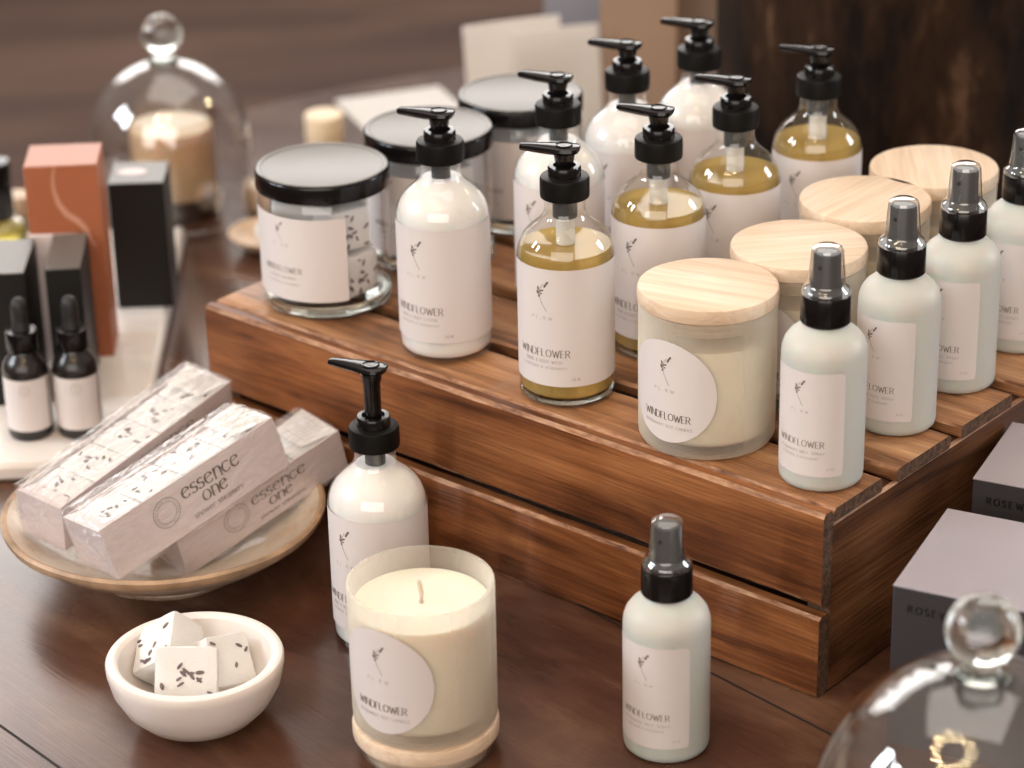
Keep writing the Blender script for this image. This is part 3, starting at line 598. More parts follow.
for x, y, z, d, lb in ((174.1, 1342.5, C_, -30, 'frosted spray bottle at the crate corner closest to the end board'), (225.7, 1411.2, C_, -36, 'frosted spray bottle second along the crate end, before the second candle'),
                       (270.4, 1467.1, C_, -30, 'frosted spray bottle third along the crate end, before the rearmost candle'), (317.9, 1524.1, C_, -32, 'frosted spray bottle last along the crate end, cut by the picture edge'),
                       (81.2, 1252.6, 0, -29, 'frosted spray bottle standing alone on the table before the crate')):
    o = dup(sp) if used else sp; used = True
    place(o, x, y, z, faceang(x, y, d)); tag(o, lb, 'bottle', 'frosted spray bottles on the crate' if z else None)
    if not z and 'group' in o: del o['group']

# ================================================================= candles
def candle_lid(t_or_none, z=0, upside=False, root=None):
    pass
def lid_parts(t, z, full=True):
    mb = MB(); X = Matrix.Rotation(.6, 4, 'Z')
    mb.lathe([(39.6, z), (40.7, z + 1), (40.9, z + 2.4), (40.9, z + 7.6), (40.3, z + 9.1), (38.8, z + 9.7), (5, z + 9.7)], M['pine'], 96); mb.build('wooden_disc', t)
    mb = MB(); mb.lathe([(34.8, z - 9.6), (35.2, z - 9), (35.2, z + .2)], M['pine'], 72); mb.build('wooden_plug', t)
    mb = MB()
    for zz in (z - 7.6, z - 4.6): mb.lathe([(35.2, zz - .9), (37.4, zz - .4), (37.4, zz + .4), (35.2, zz + .9)], M['cap_clear'], 64, cap0=False, cap1=False)
    mb.build('clear_seal', t)
GL = [(36, 0), (38.4, .6), (39.9, 3), (40.2, 7), (40.3, 40), (40.3, 82.5), (40.1, 84.2), (39.2, 84.7), (38.2, 84.0), (37.8, 82), (37.7, 40), (37.6, 10), (36, 7.6), (5, 7.2)]
def circle_label(t):
    R = 31.5; mb = MB(); zc = 41
    mb.patch(40.42, R, lambda q: zc - math.sqrt(max(0, R * R - q * q)), lambda q: zc + math.sqrt(max(0, R * R - q * q)), M['paper'], 56)
    f = cyl(40.52); sprig(mb, f, -1, 45.5, 17)
    strokes(mb, f, 'P L . R W', -1, 41, M and 1.8, M['ink_soft'], .13, .08, width=14); strokes(mb, f, 'WINDFLOWER', 0, 23.5, 4.3, M['ink'], .15, .06, width=32, serif=True)
    strokes(mb, f, 'ROSEMARY SOY CANDLE', 1, 18.6, 1.8, M['ink_soft'], .12, .08, width=33)
    mb.build('label', t)
def candle(open_=False):
    t = thing('candle', 0, 0)
    mb = MB(); mb.lathe(GL, M['frost_glass'], 80); mb.build('frosted_tumbler', t)
    wz = 71.5 if open_ else 66.5
    mb = MB(); mb.lathe([(33, 8.3), (36, 8.6), (37.2, 11), (37.3, wz), (36.6, wz + .2), (30, wz - 1.0), (14, wz - .6), (5, wz - .9)], M['wax'], 72); mb.build('wax', t)
    circle_label(t)
    if open_:
        mb = MB(); mb.tube([(0, 0, wz - 1.5), (.3, .2, wz + 5), (-1.2, .3, wz + 12)], [1.5, 1.4, 1.2], M['wick'], 10); mb.build('wick', t)
    return t
def lid_for(t, lr):
    X = Matrix.Rotation(lr, 4, 'Z'); z = 84.9
    mb = MB(); mb.lathe([(39.6, 0), (40.7, 1), (40.9, 2.4), (40.9, 7.6), (40.3, 9.1), (38.8, 9.7), (5, 9.7)], M['pine'], 96)
    mb.lathe([(34.8, -9.6), (35.2, -9), (35.2, .2)], M['pine'], 72); o = mb.build('wooden_lid', t, (0, 0, z), lr)
    mb = MB()
    for zz in (-7.6, -4.6): mb.lathe([(35.2, zz - .9), (37.2, zz - .4), (37.2, zz + .4), (35.2, zz + .9)], M['cap_clear'], 64, cap0=False, cap1=False)
    mb.build('clear_seal', o)
used = False
spots = ((113.8, 1402.1, -36, .25, 'frosted candle with pale wooden lid closest to the crate front edge'), (172.2, 1460.3, -37, .9, 'wood-lidded frosted candle second in its row, partly behind the front spray bottle'),
         (221.2, 1534.1, -36, 1.6, 'wood-lidded candle third in its row with bold wavy grain on its lid'), (272.2, 1588.3, -36, 2.3, 'wood-lidded candle rearmost in its row before the dark wooden pot'))
for x, y, d, lr, lb in spots:
    o = candle(); lid_for(o, lr); place(o, x, y, C_, faceang(x, y, d)); tag(o, lb, 'candle', 'wood-lidded frosted candles on the crate')
cx, cy = -52.0, 1256.5
l_ = thing('wooden_coaster', cx, cy, 9.8, .4); lid_parts(l_, 0); place(l_, cx, cy, 9.8, .4); tag(l_, 'round pale pine disc on the table carrying the open candle', 'coaster')
oc = candle(True); place(oc, cx, cy, 19.7, faceang(cx, cy, -37)); tag(oc, 'open frosted candle with white wax and wick, standing on its wooden lid', 'candle')

# ================================================================= steamer cubes
def cube_mb(s=24, buds=9, seed=1, h=None, sy=None, rad=2.6):
    rnd = random.Random(seed); h = h or s; sy = sy or s; mb = MB(); N = 8; V = []; F = []
    hx, hy, hz = s / 2, sy / 2, h / 2
    for ax in range(3):
        for sg in (-1, 1):
            o = len(V)
            for i in range(N + 1):
                for j in range(N + 1):
                    p = [0, 0, 0]; p[ax] = sg; p[(ax + 1) % 3] = -1 + 2 * i / N; p[(ax + 2) % 3] = -1 + 2 * j / N
                    p = Vector((p[0] * hx, p[1] * hy, p[2] * hz)); q = Vector((max(-hx + rad, min(hx - rad, p.x)), max(-hy + rad, min(hy - rad, p.y)), max(-hz + rad, min(hz - rad, p.z))))
                    d = p - q; p = q + d.normalized() * rad if d.length > 1e-6 else p
                    p = p + noise.noise_vector(p * .16 + Vector((seed * 3.1, 0, 0))) * .55; V.append(p + Vector((0, 0, hz)))
            for i in range(N):
                for j in range(N):
                    f4 = (o + i * (N + 1) + j, o + (i + 1) * (N + 1) + j, o + (i + 1) * (N + 1) + j + 1, o + i * (N + 1) + j + 1); F.append(f4 if sg > 0 else f4[::-1])
    mb.add(V, F, M['steamer'], True)
    bd = MB()
    for i in range(buds):
        c = (max(-.38, min(.38, rnd.gauss(0, .22))) * s, max(-.38, min(.38, rnd.gauss(0, .22))) * sy, h + .2); q = Matrix.Rotation(rnd.uniform(0, PI), 3, 'Z')
        bd.ball(c, rnd.uniform(1.0, 1.35), M['bud'], seg=8, sc=(rnd.uniform(1.5, 2.4), rnd.uniform(.65, .95), .7), rot=q)
    return mb, bd
def cube_thing(name='shower_steamer', **k_):
    a, b = cube_mb(**k_); o = a.build(name); b.build('lavender_buds', o); return o
def setmat(o, loc, rot):
    o.matrix_world = Matrix.Translation(Vector(loc) * .001 + Vector((0, 0, TZ))) @ rot
ET = lambda x, y, z: Matrix.Rotation(z, 4, 'Z') @ Matrix.Rotation(y, 4, 'Y') @ Matrix.Rotation(x, 4, 'X')
protoc = [cube_thing(s=29, buds=13, seed=3 + i, h=27) for i in range(3)]
usedc = [False] * 3
def get_cube(i):
    if not usedc[i]: usedc[i] = True; return protoc[i]
    return dup(protoc[i])

# ================================================================= jars
def jar(x, y, deg, label, n, place_word):
    t = thing('glass_jar', x, y, C_, faceang(x, y, deg))
    mb = MB(); mb.lathe([(36, 0), (40, .6), (42.4, 3), (43.1, 6), (43.1, 70), (42.6, 74), (41.2, 77), (40.6, 79), (40.6, 86)], M['glass'], 80, cap1=False); mb.build('glass_body', t)
    mb = MB(); mb.lathe([(35, .8), (40, 1.6), (42.2, 4), (42.4, 7.5), (41, 8.6), (30, 7.4), (3, 7)], M['glass_solid'], 72); mb.build('glass_base', t)
    rect_label(43.25, 46, 13, 70, [('WINDFLOWER', 0, 32, 3.9, 31, 'b'), ('P L . R W', 0, 50, 1.7, 13, 's'), ('SHOWER STEAMERS', 0, 27.5, 1.8, 22, 's'), ('LAVENDER & ROSEMARY', 0, 23.6, 1.5, 28, 's')], sp=(-1, 53, 13), rc=.6, n=56).build('label', t)
    z0, z1 = 79.8, 92.5
    mb = MB(); mb.lathe([(42.6, z0), (43.7, z0 + .5), (43.85, z0 + 2), (43.85, z1 - 2), (43.3, z1 - .7), (42.2, z1)], M['blk'], 96, cap0=True, cap1=False)
    mb.lathe([(42.2, z1), (40.4, z1 + .15), (39.6, z1 - .5), (38.8, z1 - .8), (2, z1 - .8)], M['blk_lid_sheen'], 96, cap0=False); mb.build('screw_lid', t)
    tag(t, label, 'jar', 'black-lidded jars of shower steamers')
    base = faceang(x, y, 0)
    kk = 0
    for lay in range(2):
        for q in range(3):
            a = base - PI / 2 + math.radians(44 - 12 * lay) + q * 2 * PI / 3; r = 20.5
            c = get_cube(kk % 3); kk += 1
            o_rot = ET(PI / 2, 0, a + PI / 2 + random.uniform(-.05, .05))
            n_ = Matrix.Rotation(a + PI / 2, 3, 'Z') @ Vector((0, 1, 0))
            setmat(c, (x + r * math.cos(a) + n_.x * 13.5, y + r * math.sin(a) + n_.y * 13.5, C_ + 8.9 + 15.5 + lay * 32.5), o_rot)
            tag(c, 'white lavender shower steamer cube packed inside the ' + place_word, 'shower steamer', 'steamer cubes inside the ' + place_word)
jar(-120.4, 1622.0, -43, 'black-lidded glass jar of shower steamers at the crate corner beside the cellophane boxes', 12, 'jar at the crate corner')
jar(-52.5, 1693.0, -40, 'black-lidded glass jar directly behind the front white lotion bottle', 12, 'jar behind the lotion bottle')
jar(10.1, 1760.7, -38, 'black-lidded glass jar standing next to the upright white cards', 12, 'jar next to the white cards')

# ================================================================= marble bowl with cubes
bx, by = -182.0, 1290.3
t = thing('marble_bowl', bx, by, 0)
mb = MB(); mb.lathe([(20, 0), (26, .6), (34, 5), (42, 13.5), (47.5, 24), (50, 35), (50.2, 39), (49.4, 40.6), (47.4, 41.2), (44.6, 41), (43.0, 39.6), (42.2, 35), (39.5, 26), (33.5, 17), (25, 11), (12, 8), (2, 7.6)], M['marble'], 96); b_ = mb.build('marble_bowl')
bpy.data.objects.remove(t); b_.location = (bx * .001, by * .001, TZ); tag(b_, 'small thick-walled white marble bowl holding three lavender steamer cubes', 'bowl')
for (lx, ly, lz, rx, ry, rz, sd, S_, lb) in ((-4, -9, 31, 1.0, .06, .06, 3, 35, 'white steamer cube propped upright at the front of the marble bowl, lavender facing out'),
                                     (-17, 17, 34, .55, -.62, -.40, 4, 32, 'white steamer cube tilted against the back rim of the marble bowl'),
                                     (12, 14, 26, .95, .25, .75, 5, 30, 'white steamer cube half hidden behind the front cube in the marble bowl')):
    c = cube_thing(s=S_, buds=(14, 9, 4)[sd - 3], seed=sd + 20, h=24)
    rt = ET(rx, ry, rz); ctr = rt @ Vector((0, 0, 12)); setmat(c, (bx + lx - ctr.x, by + ly - ctr.y, lz - ctr.z), rt); tag(c, lb, 'shower steamer', 'steamer cubes in the marble bowl')

# ================================================================= stoneware plate with cartons
px_, py_ = -220.0, 1478.0
t = thing('stoneware_dish', px_, py_, 0)
mb = MB(); mb.lathe([(44, 0), (52, 0), (54, 3), (53, 7), (66, 12), (82, 20), (95, 29.5), (100.6, 35)], M['stone'], 96, cap1=False, jit=1.0)
mb.lathe([(99.5, 33), (101.2, 35.8), (101.4, 38.4), (99.8, 40.0), (97.4, 39.2)], M['stone_rim'], 96, cap0=False, cap1=False, jit=1.0)
mb.lathe([(97.5, 39.2), (92, 34.5), (80, 26), (62, 16.5), (40, 11.5), (10, 10), (1, 10)], M['stone'], 96, cap0=False, jit=1.0)
b_ = mb.build('stoneware_dish'); bpy.data.objects.remove(t); b_.location = (px_ * .001, py_ * .001, TZ); tag(b_, 'wide shallow speckled beige stoneware dish holding cellophane wrapped cartons', 'dish')

def carton(q, label, n_cubes=4, seed=0, lead=False):
    x, y, z, yaw, tilt, pit, L, Wd, Hh = q
    a = Vector((math.cos(yaw) * math.cos(pit), math.sin(yaw) * math.cos(pit), math.sin(pit))); b = Vector((-math.sin(yaw), math.cos(yaw), 0)); n = a.cross(b)
    b2 = b * math.cos(tilt) + n * math.sin(tilt); n2 = -b * math.sin(tilt) + n * math.cos(tilt)
    R = Matrix((a, b2, n2)).transposed().to_4x4()
    t = thing('steamer_carton', 0, 0); t.matrix_world = Matrix.Translation(Vector((x, y, z)) * .001 + Vector((0, 0, TZ))) @ R
    mb = MB(); w = .9
    mb.box(0, L, 0, w, 0, Hh, M['carton']); mb.box(0, L, Wd - w, Wd, 0, Hh - 2, M['carton']); mb.box(0, L, w, Wd - w, 0, w, M['carton'])
    mb.box(0, w, w, Wd - w, w, Hh * .96, M['carton']); mb.box(L - w, L, w, Wd - w, w, Hh, M['carton'])
    f = lambda s_, t_: (s_, -.15, t_)
    E_ = M['ink']
    strokes(mb, f, 'essence', .60 * L, Hh * .60, Hh * .275, E_, .15, .05, track=.10, width=.33 * L); strokes(mb, f, 'one', .60 * L, Hh * .34, Hh * .26, E_, .15, .05, track=.10, width=.14 * L)
    strokes(mb, f, 'shower steamers', .60 * L, Hh * .15, Hh * .095, E_, .14, .10, track=.14, width=.28 * L)
    cc = (.335 * L, .57 * Hh)
    for rr, wd in ((9.6, .35), (6.9, .25)):
        P = arc(cc[0], cc[1], rr, rr, 0, 360, 40)
        for p, q_ in zip(P[:-1], P[1:]): seg(mb, f, p, q_, wd, wd, E_)
    for i in range(26):
        if i in (6, 19, 20): continue
        an = 2 * PI * i / 26; p = (cc[0] + 7.6 * math.cos(an), cc[1] + 7.6 * math.sin(an)); q_ = (cc[0] + 8.8 * math.cos(an), cc[1] + 8.8 * math.sin(an)); seg(mb, f, p, q_, .45, .45, M['ink_soft'])
    mb.build('card_tray', t)
    fl_ = MB()
    # tuck flap with small print at the far end, narrower at the near end
    V = [(L, .5, Hh), (L, Wd - .5, Hh), (L - 26, Wd - 5, Hh + 1.2), (L - 26, 6, Hh + 1.2), (L, .5, Hh - .7), (L, Wd - .5, Hh - .7), (L - 26, Wd - 5, Hh + .5), (L - 26, 6, Hh + .5)]
    fl_.add(V, [(0, 1, 2, 3), (7, 6, 5, 4), (2, 6, 7, 3), (0, 3, 7, 4), (1, 5, 6, 2)], M['whitecard'], False)
    for i in range(7): 
        g = lambda s_, t_: (s_, t_, Hh + 1.45 + (L - 26 - s_) * .0)
        seg(fl_, lambda s_, t_: (s_, t_, Hh + .25 + (L - s_) / 26 * 1.15), (L - 5 - i * 2.6, 9), (L - 5 - i * 2.6, Wd - 10 - (i % 3) * 3), .35, .35, M['ink_soft'])
    V = [(0, .5, Hh * .96), (0, Wd - .5, Hh * .96), (14, Wd - 6, Hh * .93), (14, 6, Hh * .93)]
    V += [(p[0], p[1], p[2] - .7) for p in V]; fl_.add(V, [(0, 3, 2, 1), (4, 5, 6, 7), (3, 7, 6, 2)], M['carton'], False)
    fl_.build('tuck_flap', t)
    # cellophane: crumpled transparent sleeve
    wr = MB(); nx, rnd = 34, random.Random(seed); V = []; F = []; prof = [(-1.6, -1.2), (Wd * .5, -1.6), (Wd + 1.6, -1.2), (Wd + 2.2, Hh * .5), (Wd + 1.4, Hh + 1.8), (Wd * .75, Hh + 3.0), (Wd * .5, Hh + 2.2), (Wd * .25, Hh + 3.2), (-1.4, Hh + 1.8), (-1.9, Hh * .5)]
    m_ = len(prof)
    for i in range(nx + 1):
        s_ = -5 + (L + 10) * i / nx; e_ = min(1, min(s_ + 5, L + 5 - s_) / 5.0)
        for j, (yy, zz) in enumerate(prof):
            k_ = .35 + .65 * e_; q3 = noise.noise_vector(Vector((s_ * .09, j * 1.9, seed * 7.3))) * (2.0 if zz > Hh * .6 and 0 < yy < Wd else .9)
            V.append((s_ + q3.x * .5, Wd / 2 + (yy - Wd / 2) * k_ + q3.y * .6, Hh / 2 + (zz - Hh / 2) * k_ + abs(q3.z) * (1 if zz > Hh / 2 else -1)))
    for i in range(nx):
        for j in range(m_): k_ = (j + 1) % m_; F.append((i * m_ + j, i * m_ + k_, (i + 1) * m_ + k_, (i + 1) * m_ + j))
    F.append(tuple(range(m_))); F.append(tuple(nx * m_ + j for j in range(m_)))
    wr.add(V, F, M['cello'], False); wr.build('cellophane_wrap', t)
    tag(t, label, 'carton', 'cellophane wrapped steamer cartons')
    s = min(31, Wd - 6); gap = (L - 6) / n_cubes
    for i in range(n_cubes):
        c = cube_thing(s=gap - .4, sy=Wd - 4.5, buds=7, seed=seed * 10 + i, h=Hh - 4.5, rad=2.0)
        # cubes lie in the tray with their buds up
        c.matrix_world = t.matrix_world @ Matrix.Translation(Vector((3 + gap * (i + .5), Wd / 2, 1.6)) * .001) @ Matrix.Rotation(rnd.uniform(-.05, .05), 4, 'Z')
        tag(c, 'white lavender steamer cube inside the ' + lead, 'shower steamer', 'steamer cubes inside the ' + lead)
carton((-236.5, 1384.9, 38.1, .729, -.129, .228, 134, 43, 35), 'blush carton reading essence one lying on top of the dish, whole side facing out', 4, 1, 'uppermost carton of the dish')
carton((-202.7, 1437.8, 10.3, .694, .056, .254, 130, 39, 30), 'blush carton reading essence one tucked low beside the crate and lotion bottle', 4, 2, 'low carton beside the lotion bottle')
carton((-276.4, 1436.8, 30.5, .973, .12, .121, 165, 36.5, 33), 'blush steamer carton at the dish back beside the dropper bottles, side turned away', 5, 3, 'carton beside the dropper bottles')

# ================================================================= marble tray and what stands on it
mb = MB(); mb.box(-150, 150, 0, 432, 0, 14, M['marble'], 3.5)
tr = mb.build('marble_tray'); tr.location = (-.402, 1.590, TZ); tr.rotation_euler = (0, 0, .03); tag(tr, 'flat white marble slab under the dropper bottles and small boxes', 'tray')

def dropper():
    t = thing('dropper_bottle', 0, 0)
    mb = MB(); mb.lathe([(12, 0), (14, .5), (15.3, 2.5), (15.5, 5), (15.5, 49), (14.8, 53), (12.6, 57), (9.5, 60.5), (8.2, 63), (8.2, 66)], M['dropglass'], 56); mb.build('dark_bottle', t)
    f = cyl(15.72); mb = rect_label(15.62, 22.5, 8, 46, [], rc=.5)
    P = arc(0, 38.5, 3.4, 3.4, 0, 360, 24)
    for p, q in zip(P[:-1], P[1:]): seg(mb, f, p, q, .3, .3, M['ink_soft'])
    strokes(mb, f, 'I', 0, 36.8, 3.2, M['ink_soft'], .12, .1)
    for i, (w, zz) in enumerate(((19, 31), (20, 29), (20, 27), (18, 25), (16, 20), (17, 18), (12, 16))): seg(mb, f, (-10, zz), (-10 + w, zz), .55, .55, M['ink_soft'])
    seg(mb, f, (18.2, 8.2), (18.2, 45.8), 1.3, 1.3, M['ink']); mb.build('label', t)
    mb = MB(); mb.lathe([(10.6, 63.5), (10.9, 64.5), (10.9, 76.5), (10.4, 77.4), (6.5, 77.6)], M['blk'], 64, rib=(64.4, 76.6, .3)); mb.build('collar', t)
    mb = MB(); mb.lathe([(6.2, 77), (6.2, 80), (5.4, 82), (5.6, 88), (5.6, 95), (4.6, 98.5), (2.6, 100.3), (.8, 100.8)], M['rubber'], 32); mb.build('rubber_bulb', t)
    return t
d = dropper(); place(d, -330.3, 1640.1, 14, faceang(-330, 1640, -8)); tag(d, 'small black dropper bottle cut close to the picture edge, on the marble slab', 'bottle', 'dropper bottles on the marble slab')
d2 = dup(d); place(d2, -296.5, 1641.3, 14, faceang(-296, 1641, -4)); tag(d2, 'small black dropper bottle beside the stoneware dish, on the marble slab', 'bottle', 'dropper bottles on the marble slab')

def card_box(name, x, y, z, yaw, L, Wd, Hh, mside, mtop, label, cat='box', grp=None, extra=None):
    t = thing(name, x, y, z, yaw)
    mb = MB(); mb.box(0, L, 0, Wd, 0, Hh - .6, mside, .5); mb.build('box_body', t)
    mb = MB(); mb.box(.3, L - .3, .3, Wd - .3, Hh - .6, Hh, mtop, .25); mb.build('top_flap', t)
    if extra: extra(t)
    tag(t, label, cat, grp); return t
card_box('black_carton', -319.5, 1688.2, 14, .061, 24.4, 67, 101, M['blkcard'], M['blkcard_top_sheen'], 'slim black carton standing behind the second dropper bottle, next to the terracotta box', grp='slim black cartons on the marble slab')
card_box('black_carton', -362.0, 1684.5, 14, .03, 28.5, 64, 100, M['blkcard'], M['blkcard_top_sheen'], 'slim black carton cut by the picture edge, behind the outer dropper bottle', grp='slim black cartons on the marble slab')
def swirl(t):
    mb = MB(); f = lambda s_, t_: (s_, -.15, t_)
    P = [(22, 148), (20, 140), (20, 130), (22.5, 120), (27.5, 112), (35, 106.5), (40, 100), (43, 92), (46, 86)]
    Wp = [1, 1.6, 2.4, 3.6, 4.6, 4.6, 3.8, 2.2, 1]
    L_ = []; R__ = []
    for i, (p, w) in enumerate(zip(P, Wp)):
        a_ = P[max(0, i - 1)]; b_ = P[min(len(P) - 1, i + 1)]; dx, dy = b_[0] - a_[0], b_[1] - a_[1]; d_ = math.hypot(dx, dy); L_.append((p[0] - dy / d_ * w / 2, p[1] + dx / d_ * w / 2)); R__.append((p[0] + dy / d_ * w / 2, p[1] - dx / d_ * w / 2))
    for i in range(len(P) - 1): mb.add([f(*L_[i]), f(*L_[i + 1]), f(*R__[i + 1]), f(*R__[i])], [(0, 1, 2, 3)], M['swirl'], False)
    mb.build('swirl_print', t)
card_box('terracotta_carton', -341.7, 1763.9, 14, .051, 52, 45.6, 148.8, M['orange'], M['orange_top'], 'tall terracotta orange carton with a pale curved line, standing behind the black cartons', extra=swirl)
def sticker(t):
    mb = MB(); X = Matrix.Translation((16, 24, 101.1)) @ Matrix.Diagonal((1, .62, 1, 1)); mb.lathe([(11, 0), (11, .25)], M['pink'], 32, X=X); mb.build('pink_seal', t)
card_box('black_carton', -298, 1855.3, 14, .02, 41.9, 46, 101, M['blkcard'], M['blkcard_top_sheen'], 'wider black carton with a pink seal on top, between terracotta carton and glass cloche', extra=sticker)
# pale pink jar behind the slim cartons
t = thing('pink_jar', -331, 1800 - 60, 14)
bpy.data.objects.remove(t)
mb = MB(); mb.lathe([(15, 0), (17, 1), (17.5, 4), (17.5, 84)], M['pink'], 48); mb.lathe([(18, 84), (18.2, 86), (18.2, 99), (17, 101), (3, 101.4)], M['pink'], 48); o = mb.build('pink_jar'); place(o, -341, 1722 + 58, 14); 
o.location = (-.332, 1.745 - .008, TZ + .014); bpy.data.objects.remove(o)
mb = MB(); mb.box(-17, 17, -1.2, 1.2, 0, 99, M['pink'], .6); o = mb.build('pink_card'); place(o, -325, 1760.0, 14, .05); tag(o, 'pale pink card standing between the slim black cartons and the terracotta box', 'card')
# perfume bottle and cream pot at the picture edge
t = thing('perfume_bottle', -408, 1960 - 60, 14)
place(t, -410, 1986, 14)
mb = MB(); mb.lathe([(20, 0), (23, 1), (25, 4), (25, 16), (23, 21), (18, 25), (13, 27), (12, 29)], M['glass'], 48); mb.build('glass_bottle', t)
mb = MB(); mb.lathe([(19, 3), (22, 4), (24, 6), (24, 15), (22, 20), (17, 23)], M['yellow'], 48); mb.build('yellow_liquid', t)
mb = MB(); mb.lathe([(14.5, 27), (15, 28), (15, 72), (14.2, 74), (10, 74.6)], M['blk'], 48); mb.build('black_cap', t)
tag(t, 'round glass bottle of yellow liquid with tall black cap, at the picture edge', 'bottle')
mb = MB(); mb.lathe([(9, 0), (12, 1), (13, 4), (13, 22), (12, 25), (4, 26)], M['beige'], 48); o = mb.build('cream_pot'); place(o, -412, 2079, 0); tag(o, 'small cream pot behind the perfume bottle and the terracotta carton', 'pot')

# ================================================================= glass cloches
def cloche(x, y, r, hs, kz, kr, label, name='glass_cloche'):
    """r dome radius, hs straight part height, kz knob centre height"""
    t = thing(name, x, y, 0)
    top = kz - kr * 1.05 - 4; hd = top - hs; prof = [(r + 2.2, 0), (r + 2.8, 1.5), (r + 2.0, 3.2), (r, 5), (r, hs)]
    for i in range(1, 15):
        a = PI / 2 * i / 15; prof.append((r * math.cos(a) ** .92, hs + hd * math.sin(a)))
    prof.append((kr * .42, top + .5))
    mb = MB(); mb.lathe(prof, M['glass_cl'], 96, cap0=False, cap1=False)
    inner = [(rr - 1.9, zz - (1.9 if zz > hs else 0)) for rr, zz in prof[3:] if rr > 12]
    mb.lathe(inner, M['glass_cl'], 96, cap0=False, cap1=False)
    mb.build('glass_dome', t)
    k_ = MB(); pr = [(kr * .80, top - .5), (kr * .62, top + 1.5), (kr * .48, top + 4), (kr * .5, kz - kr * .86)]
    for i in range(1, 16): a = -PI / 2 + PI * (i + 2.6) / 19; pr.append((kr * math.cos(a), kz + kr * math.sin(a)))
    pr.append((1, kz + kr)); k_.lathe(pr, M['glass_solid'], 48); k_.build('glass_knob', t)
    tag(t, label, 'cloche'); return t
M['glass_cl'] = thin_glass('cloche_glass', (.985, .985, .985), (.72, .73, .70), .01, 1.25)
cloche(-281.5, 2098, 68, 60, 155, 17, 'clear glass bell cloche with ball knob covering a candle, at the table back')
cloche(215, 1060, 78, 70, 180, 17.6, 'clear glass bell cloche with ball knob in front of the grey boxes, table front')
t = thing('jar_candle', -280, 2096, 0)
mb = MB(); mb.lathe([(31, 0), (36, 1), (37, 4), (37, 86), (36.2, 87), (35.2, 86), (35.2, 20), (31, 17), (3, 16)], M['amberglass'], 64); mb.build('smoky_glass', t)
mb = MB(); mb.lathe([(31, 18), (34.6, 20), (34.7, 77), (3, 77)], M['wax'], 56); mb.build('wax', t)
mb = MB(); mb.lathe([(30, .8), (33, 1.4), (33.6, 14), (3, 14.6)], M['blkcard'], 56); mb.build('dark_base', t)
tag(t, 'cream candle in smoky glass standing under the rear cloche', 'candle')

# ================================================================= grey boxes
def gbox(x, y, yaw, L, Wd, Hh, label):
    t = thing('grey_gift_box', x, y, 0, yaw)
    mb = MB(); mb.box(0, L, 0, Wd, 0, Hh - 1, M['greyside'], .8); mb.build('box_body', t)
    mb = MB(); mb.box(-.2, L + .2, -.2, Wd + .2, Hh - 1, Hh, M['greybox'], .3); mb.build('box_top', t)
    mb = MB(); strokes(mb, lambda s_, t_: (s_, -.15, t_), 'ROSEWOOD', 9, Hh - 15, 4.2, M['dark_ink'], .2, .12, track=.45, align='l'); mb.build('lettering', t)
    tag(t, label, 'box', 'lilac grey gift boxes'); return t
gbox(202.8, 1247.1, -.46, 96, 97, 100, 'lilac-topped charcoal gift box standing at the crate end, behind the front cloche')
gbox(266.5, 1371.0, -.46, 90, 82, 100, 'lilac-topped charcoal gift box farther back along the crate end, reading ROSEW at the picture edge')

# ================================================================= back of the table
# dark wooden pot
t = thing('bark_pot', 329, 2090, 0)
mb = MB(); V = []; F = []; seg_ = 120; zs = [0, 20, 60, 110, 160, 210, 260, 310, 360, 400, 404]
for zi, z in enumerate(zs):
    for i in range(seg_):
        a = 2 * PI * i / seg_; rr = 152 + z * .01 + 2.6 * noise.noise(Vector((math.cos(a) * 9, math.sin(a) * 9, z * .004))) + 1.5 * noise.noise(Vector((math.cos(a) * 30, math.sin(a) * 30, z * .02)))
        if zi == len(zs) - 1: rr -= 12
        V.append((rr * math.sin(a), -rr * math.cos(a), z))
for j in range(len(zs) - 1):
    for i in range(seg_): k_ = (i + 1) % seg_; F.append((j * seg_ + i, j * seg_ + k_, (j + 1) * seg_ + k_, (j + 1) * seg_ + i))
F.append(tuple(range(seg_))); F.append(tuple((len(zs) - 1) * seg_ + i for i in range(seg_)))
mb.add(V, F, M['bark'], True); o = mb.build('wooden_pot'); bpy.data.objects.remove(t); place(o, 329, 2090, 0); tag(o, 'big dark weathered wooden pot rising behind the golden wash bottles', 'pot')
# kraft box
card_box('kraft_box', 86, 2285, 0, -.72, 86, 110, 146, M['kraft'], M['kraft_top_lit'], 'brown kraft box standing between the white cards and the dark wooden pot')
card_box('blue_grey_box', 38, 2395, 0, -.12, 62, 50, 170, M['bluegrey'], M['bluegrey'], 'blue-grey box behind the white cards, beside the kraft box')
# standing cards
def card(x, y, yaw, w, h, label, hl=None):
    mb = MB(); a = .16
    n_ = 14; V = []; F = []
    for i in range(n_ + 1):
        s_ = w * i / n_; b_ = 2.5 * math.sin(PI * i / n_)
        for z, yy in ((0, 0), (h + (hl or 0) * i / n_, h * .16)):
            V.append((s_, yy + b_, z)); V.append((s_, yy + b_ + 1.6, z))
    for i in range(n_):
        o_ = i * 4; p = o_ + 4
        F += [(o_, p, p + 2, o_ + 2), (o_ + 1, o_ + 3, p + 3, p + 1), (o_ + 2, p + 2, p + 3, o_ + 3), (o_, o_ + 1, p + 1, p)]
    F += [(0, 2, 3, 1), (n_ * 4, n_ * 4 + 1, n_ * 4 + 3, n_ * 4 + 2)]
    mb.add(V, F, M['whitecard'], False); o = mb.build('standing_card'); place(o, x, y, 0, yaw); tag(o, label, 'card', 'white standing cards'); return o
card(-31, 2248, .34, 92, 104, 'white upright card nearest the jars at the table back, its outer edge free')
card(12, 2226, .30, 80, 104, 'white upright card leaning between the other card and the kraft box')
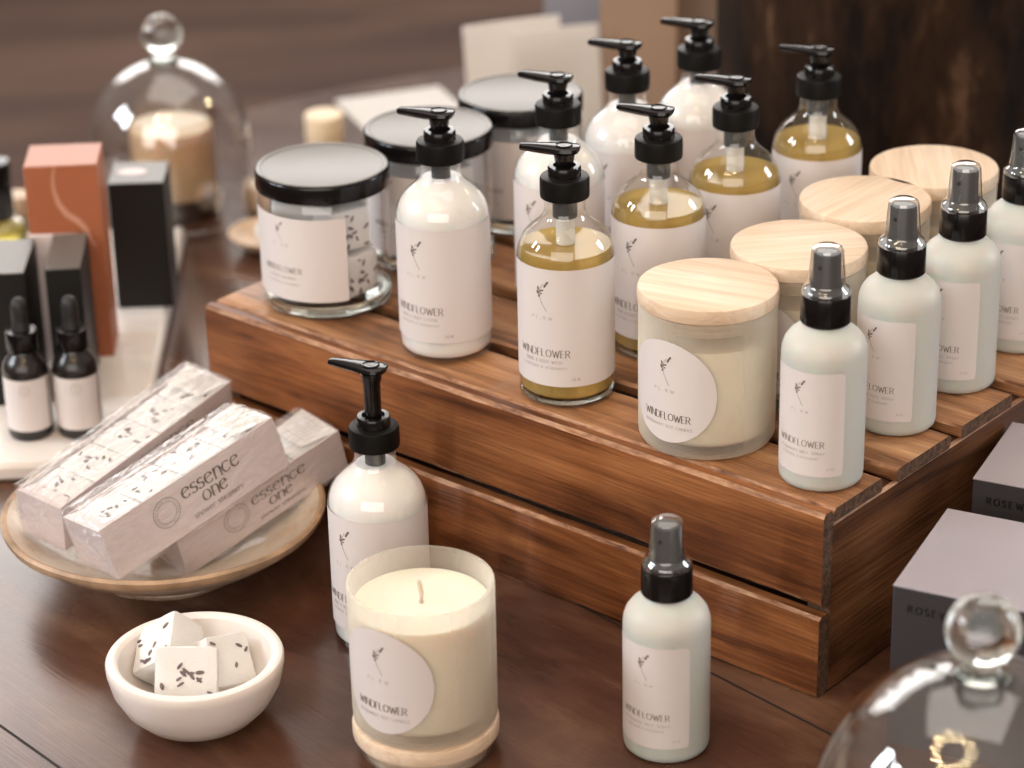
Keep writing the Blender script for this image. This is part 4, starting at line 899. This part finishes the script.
def sheet(x, y, yaw, w, h, label, z=0):
    mb = MB(); n_ = 8; V = []; F = []
    for i in range(n_ + 1):
        for j in range(n_ + 1):
            zz = .3 + 1.2 * abs(noise.noise(Vector((i * .4, j * .4, yaw * 9)))); V.append((w * (i / n_ - .5), h * (j / n_ - .5), zz))
    N = len(V); V += [(p[0], p[1], p[2] - .25) for p in V]
    for i in range(n_):
        for j in range(n_):
            q = (i * (n_ + 1) + j, (i + 1) * (n_ + 1) + j, (i + 1) * (n_ + 1) + j + 1, i * (n_ + 1) + j + 1); F.append(q); F.append(tuple(N + a_ for a_ in reversed(q)))
    mb.add(V, F, M['whitecard'], True); o = mb.build('paper_sheet'); place(o, x, y, z, yaw); tag(o, label, 'paper', 'loose paper sheets at the table back')
sheet(-96, 2352, .35, 104, 95, 'flat white paper sheet lying at the table back behind the black lids')
# small votive, saucer with soap, ring pot
mb = MB(); mb.lathe([(15, 0), (17, .6), (17.6, 3), (17.6, 27), (16.8, 28.6), (3, 29)], M['beige2'] if 'beige2' in M else pmat('cream_votive_wax', (.86, .68, .46), .5), 40); o = mb.build('votive_candle'); place(o, -163, 2258, 0); tag(o, 'small cream votive candle on the table behind the corner jar', 'candle')
mb = MB(); mb.lathe([(16, 0), (18, 1), (28, 6), (34, 12), (35, 14), (33.5, 14.4), (27, 9), (17, 4.5), (2, 4)], M['beige'], 56); o = mb.build('cream_saucer'); place(o, -193, 2010, 0); tag(o, 'cream saucer half hidden behind the corner jar', 'saucer')
mb = MB(); mb.ball((0, 0, 13), 13, M['steamer'], seg=28, sc=(1, 1, .8)); o = mb.build('soap_ball'); place(o, -193, 2008, 2); tag(o, 'round white soap resting in the cream saucer', 'soap')
mb = MB(); mb.lathe([(14, 0), (16, 1), (17, 6), (17, 18), (15, 22), (3, 22.5)], M['beige'], 40); o = mb.build('beige_pot'); place(o, -205, 2100, 0); tag(o, 'small beige pot behind the cream saucer', 'pot')

# ================================================================= lamps the glass reflects
def chandelier(x, y, z, n, R, label):
    t = bpy.data.objects.new('bulb_chandelier', None); COL.objects.link(t); t.location = (x, y, z)
    mb = MB(); mb.tube([(0, 0, 0), (0, 0, 900)], 5, M['brass'], 8); mb.build('rod', t)
    mb = MB(); P = [(R * math.cos(2 * PI * i / 40), R * math.sin(2 * PI * i / 40), 0) for i in range(41)]; mb.tube(P, 7, M['brass'], 8); mb.tube([(-R, 0, 0), (R, 0, 0)], 5, M['brass'], 8); mb.tube([(0, -R, 0), (0, R, 0)], 5, M['brass'], 8); mb.build('ring', t)
    for i in range(n):
        a = 2 * PI * i / n; b = MB(); b.ball((R * math.cos(a) * (1 if i % 2 else .72), R * math.sin(a) * (1 if i % 2 else .72), -20), 11, M['bulb'], seg=10); b.build('bulb', t)
    tag(t, label, 'lamp')
chandelier(-.30, .66, 2.2, 22, 400, 'large brass ring chandelier of small warm bulbs hanging over the display')
chandelier(1.9, 2.6, 2.45, 12, 200, 'smaller brass ring chandelier of warm bulbs hanging beyond the table')
for o in list(bpy.data.objects):
    if o.type == 'MESH' and o.name.startswith('shower_steamer') and 'category' not in o and o.parent is None: bpy.data.objects.remove(o)
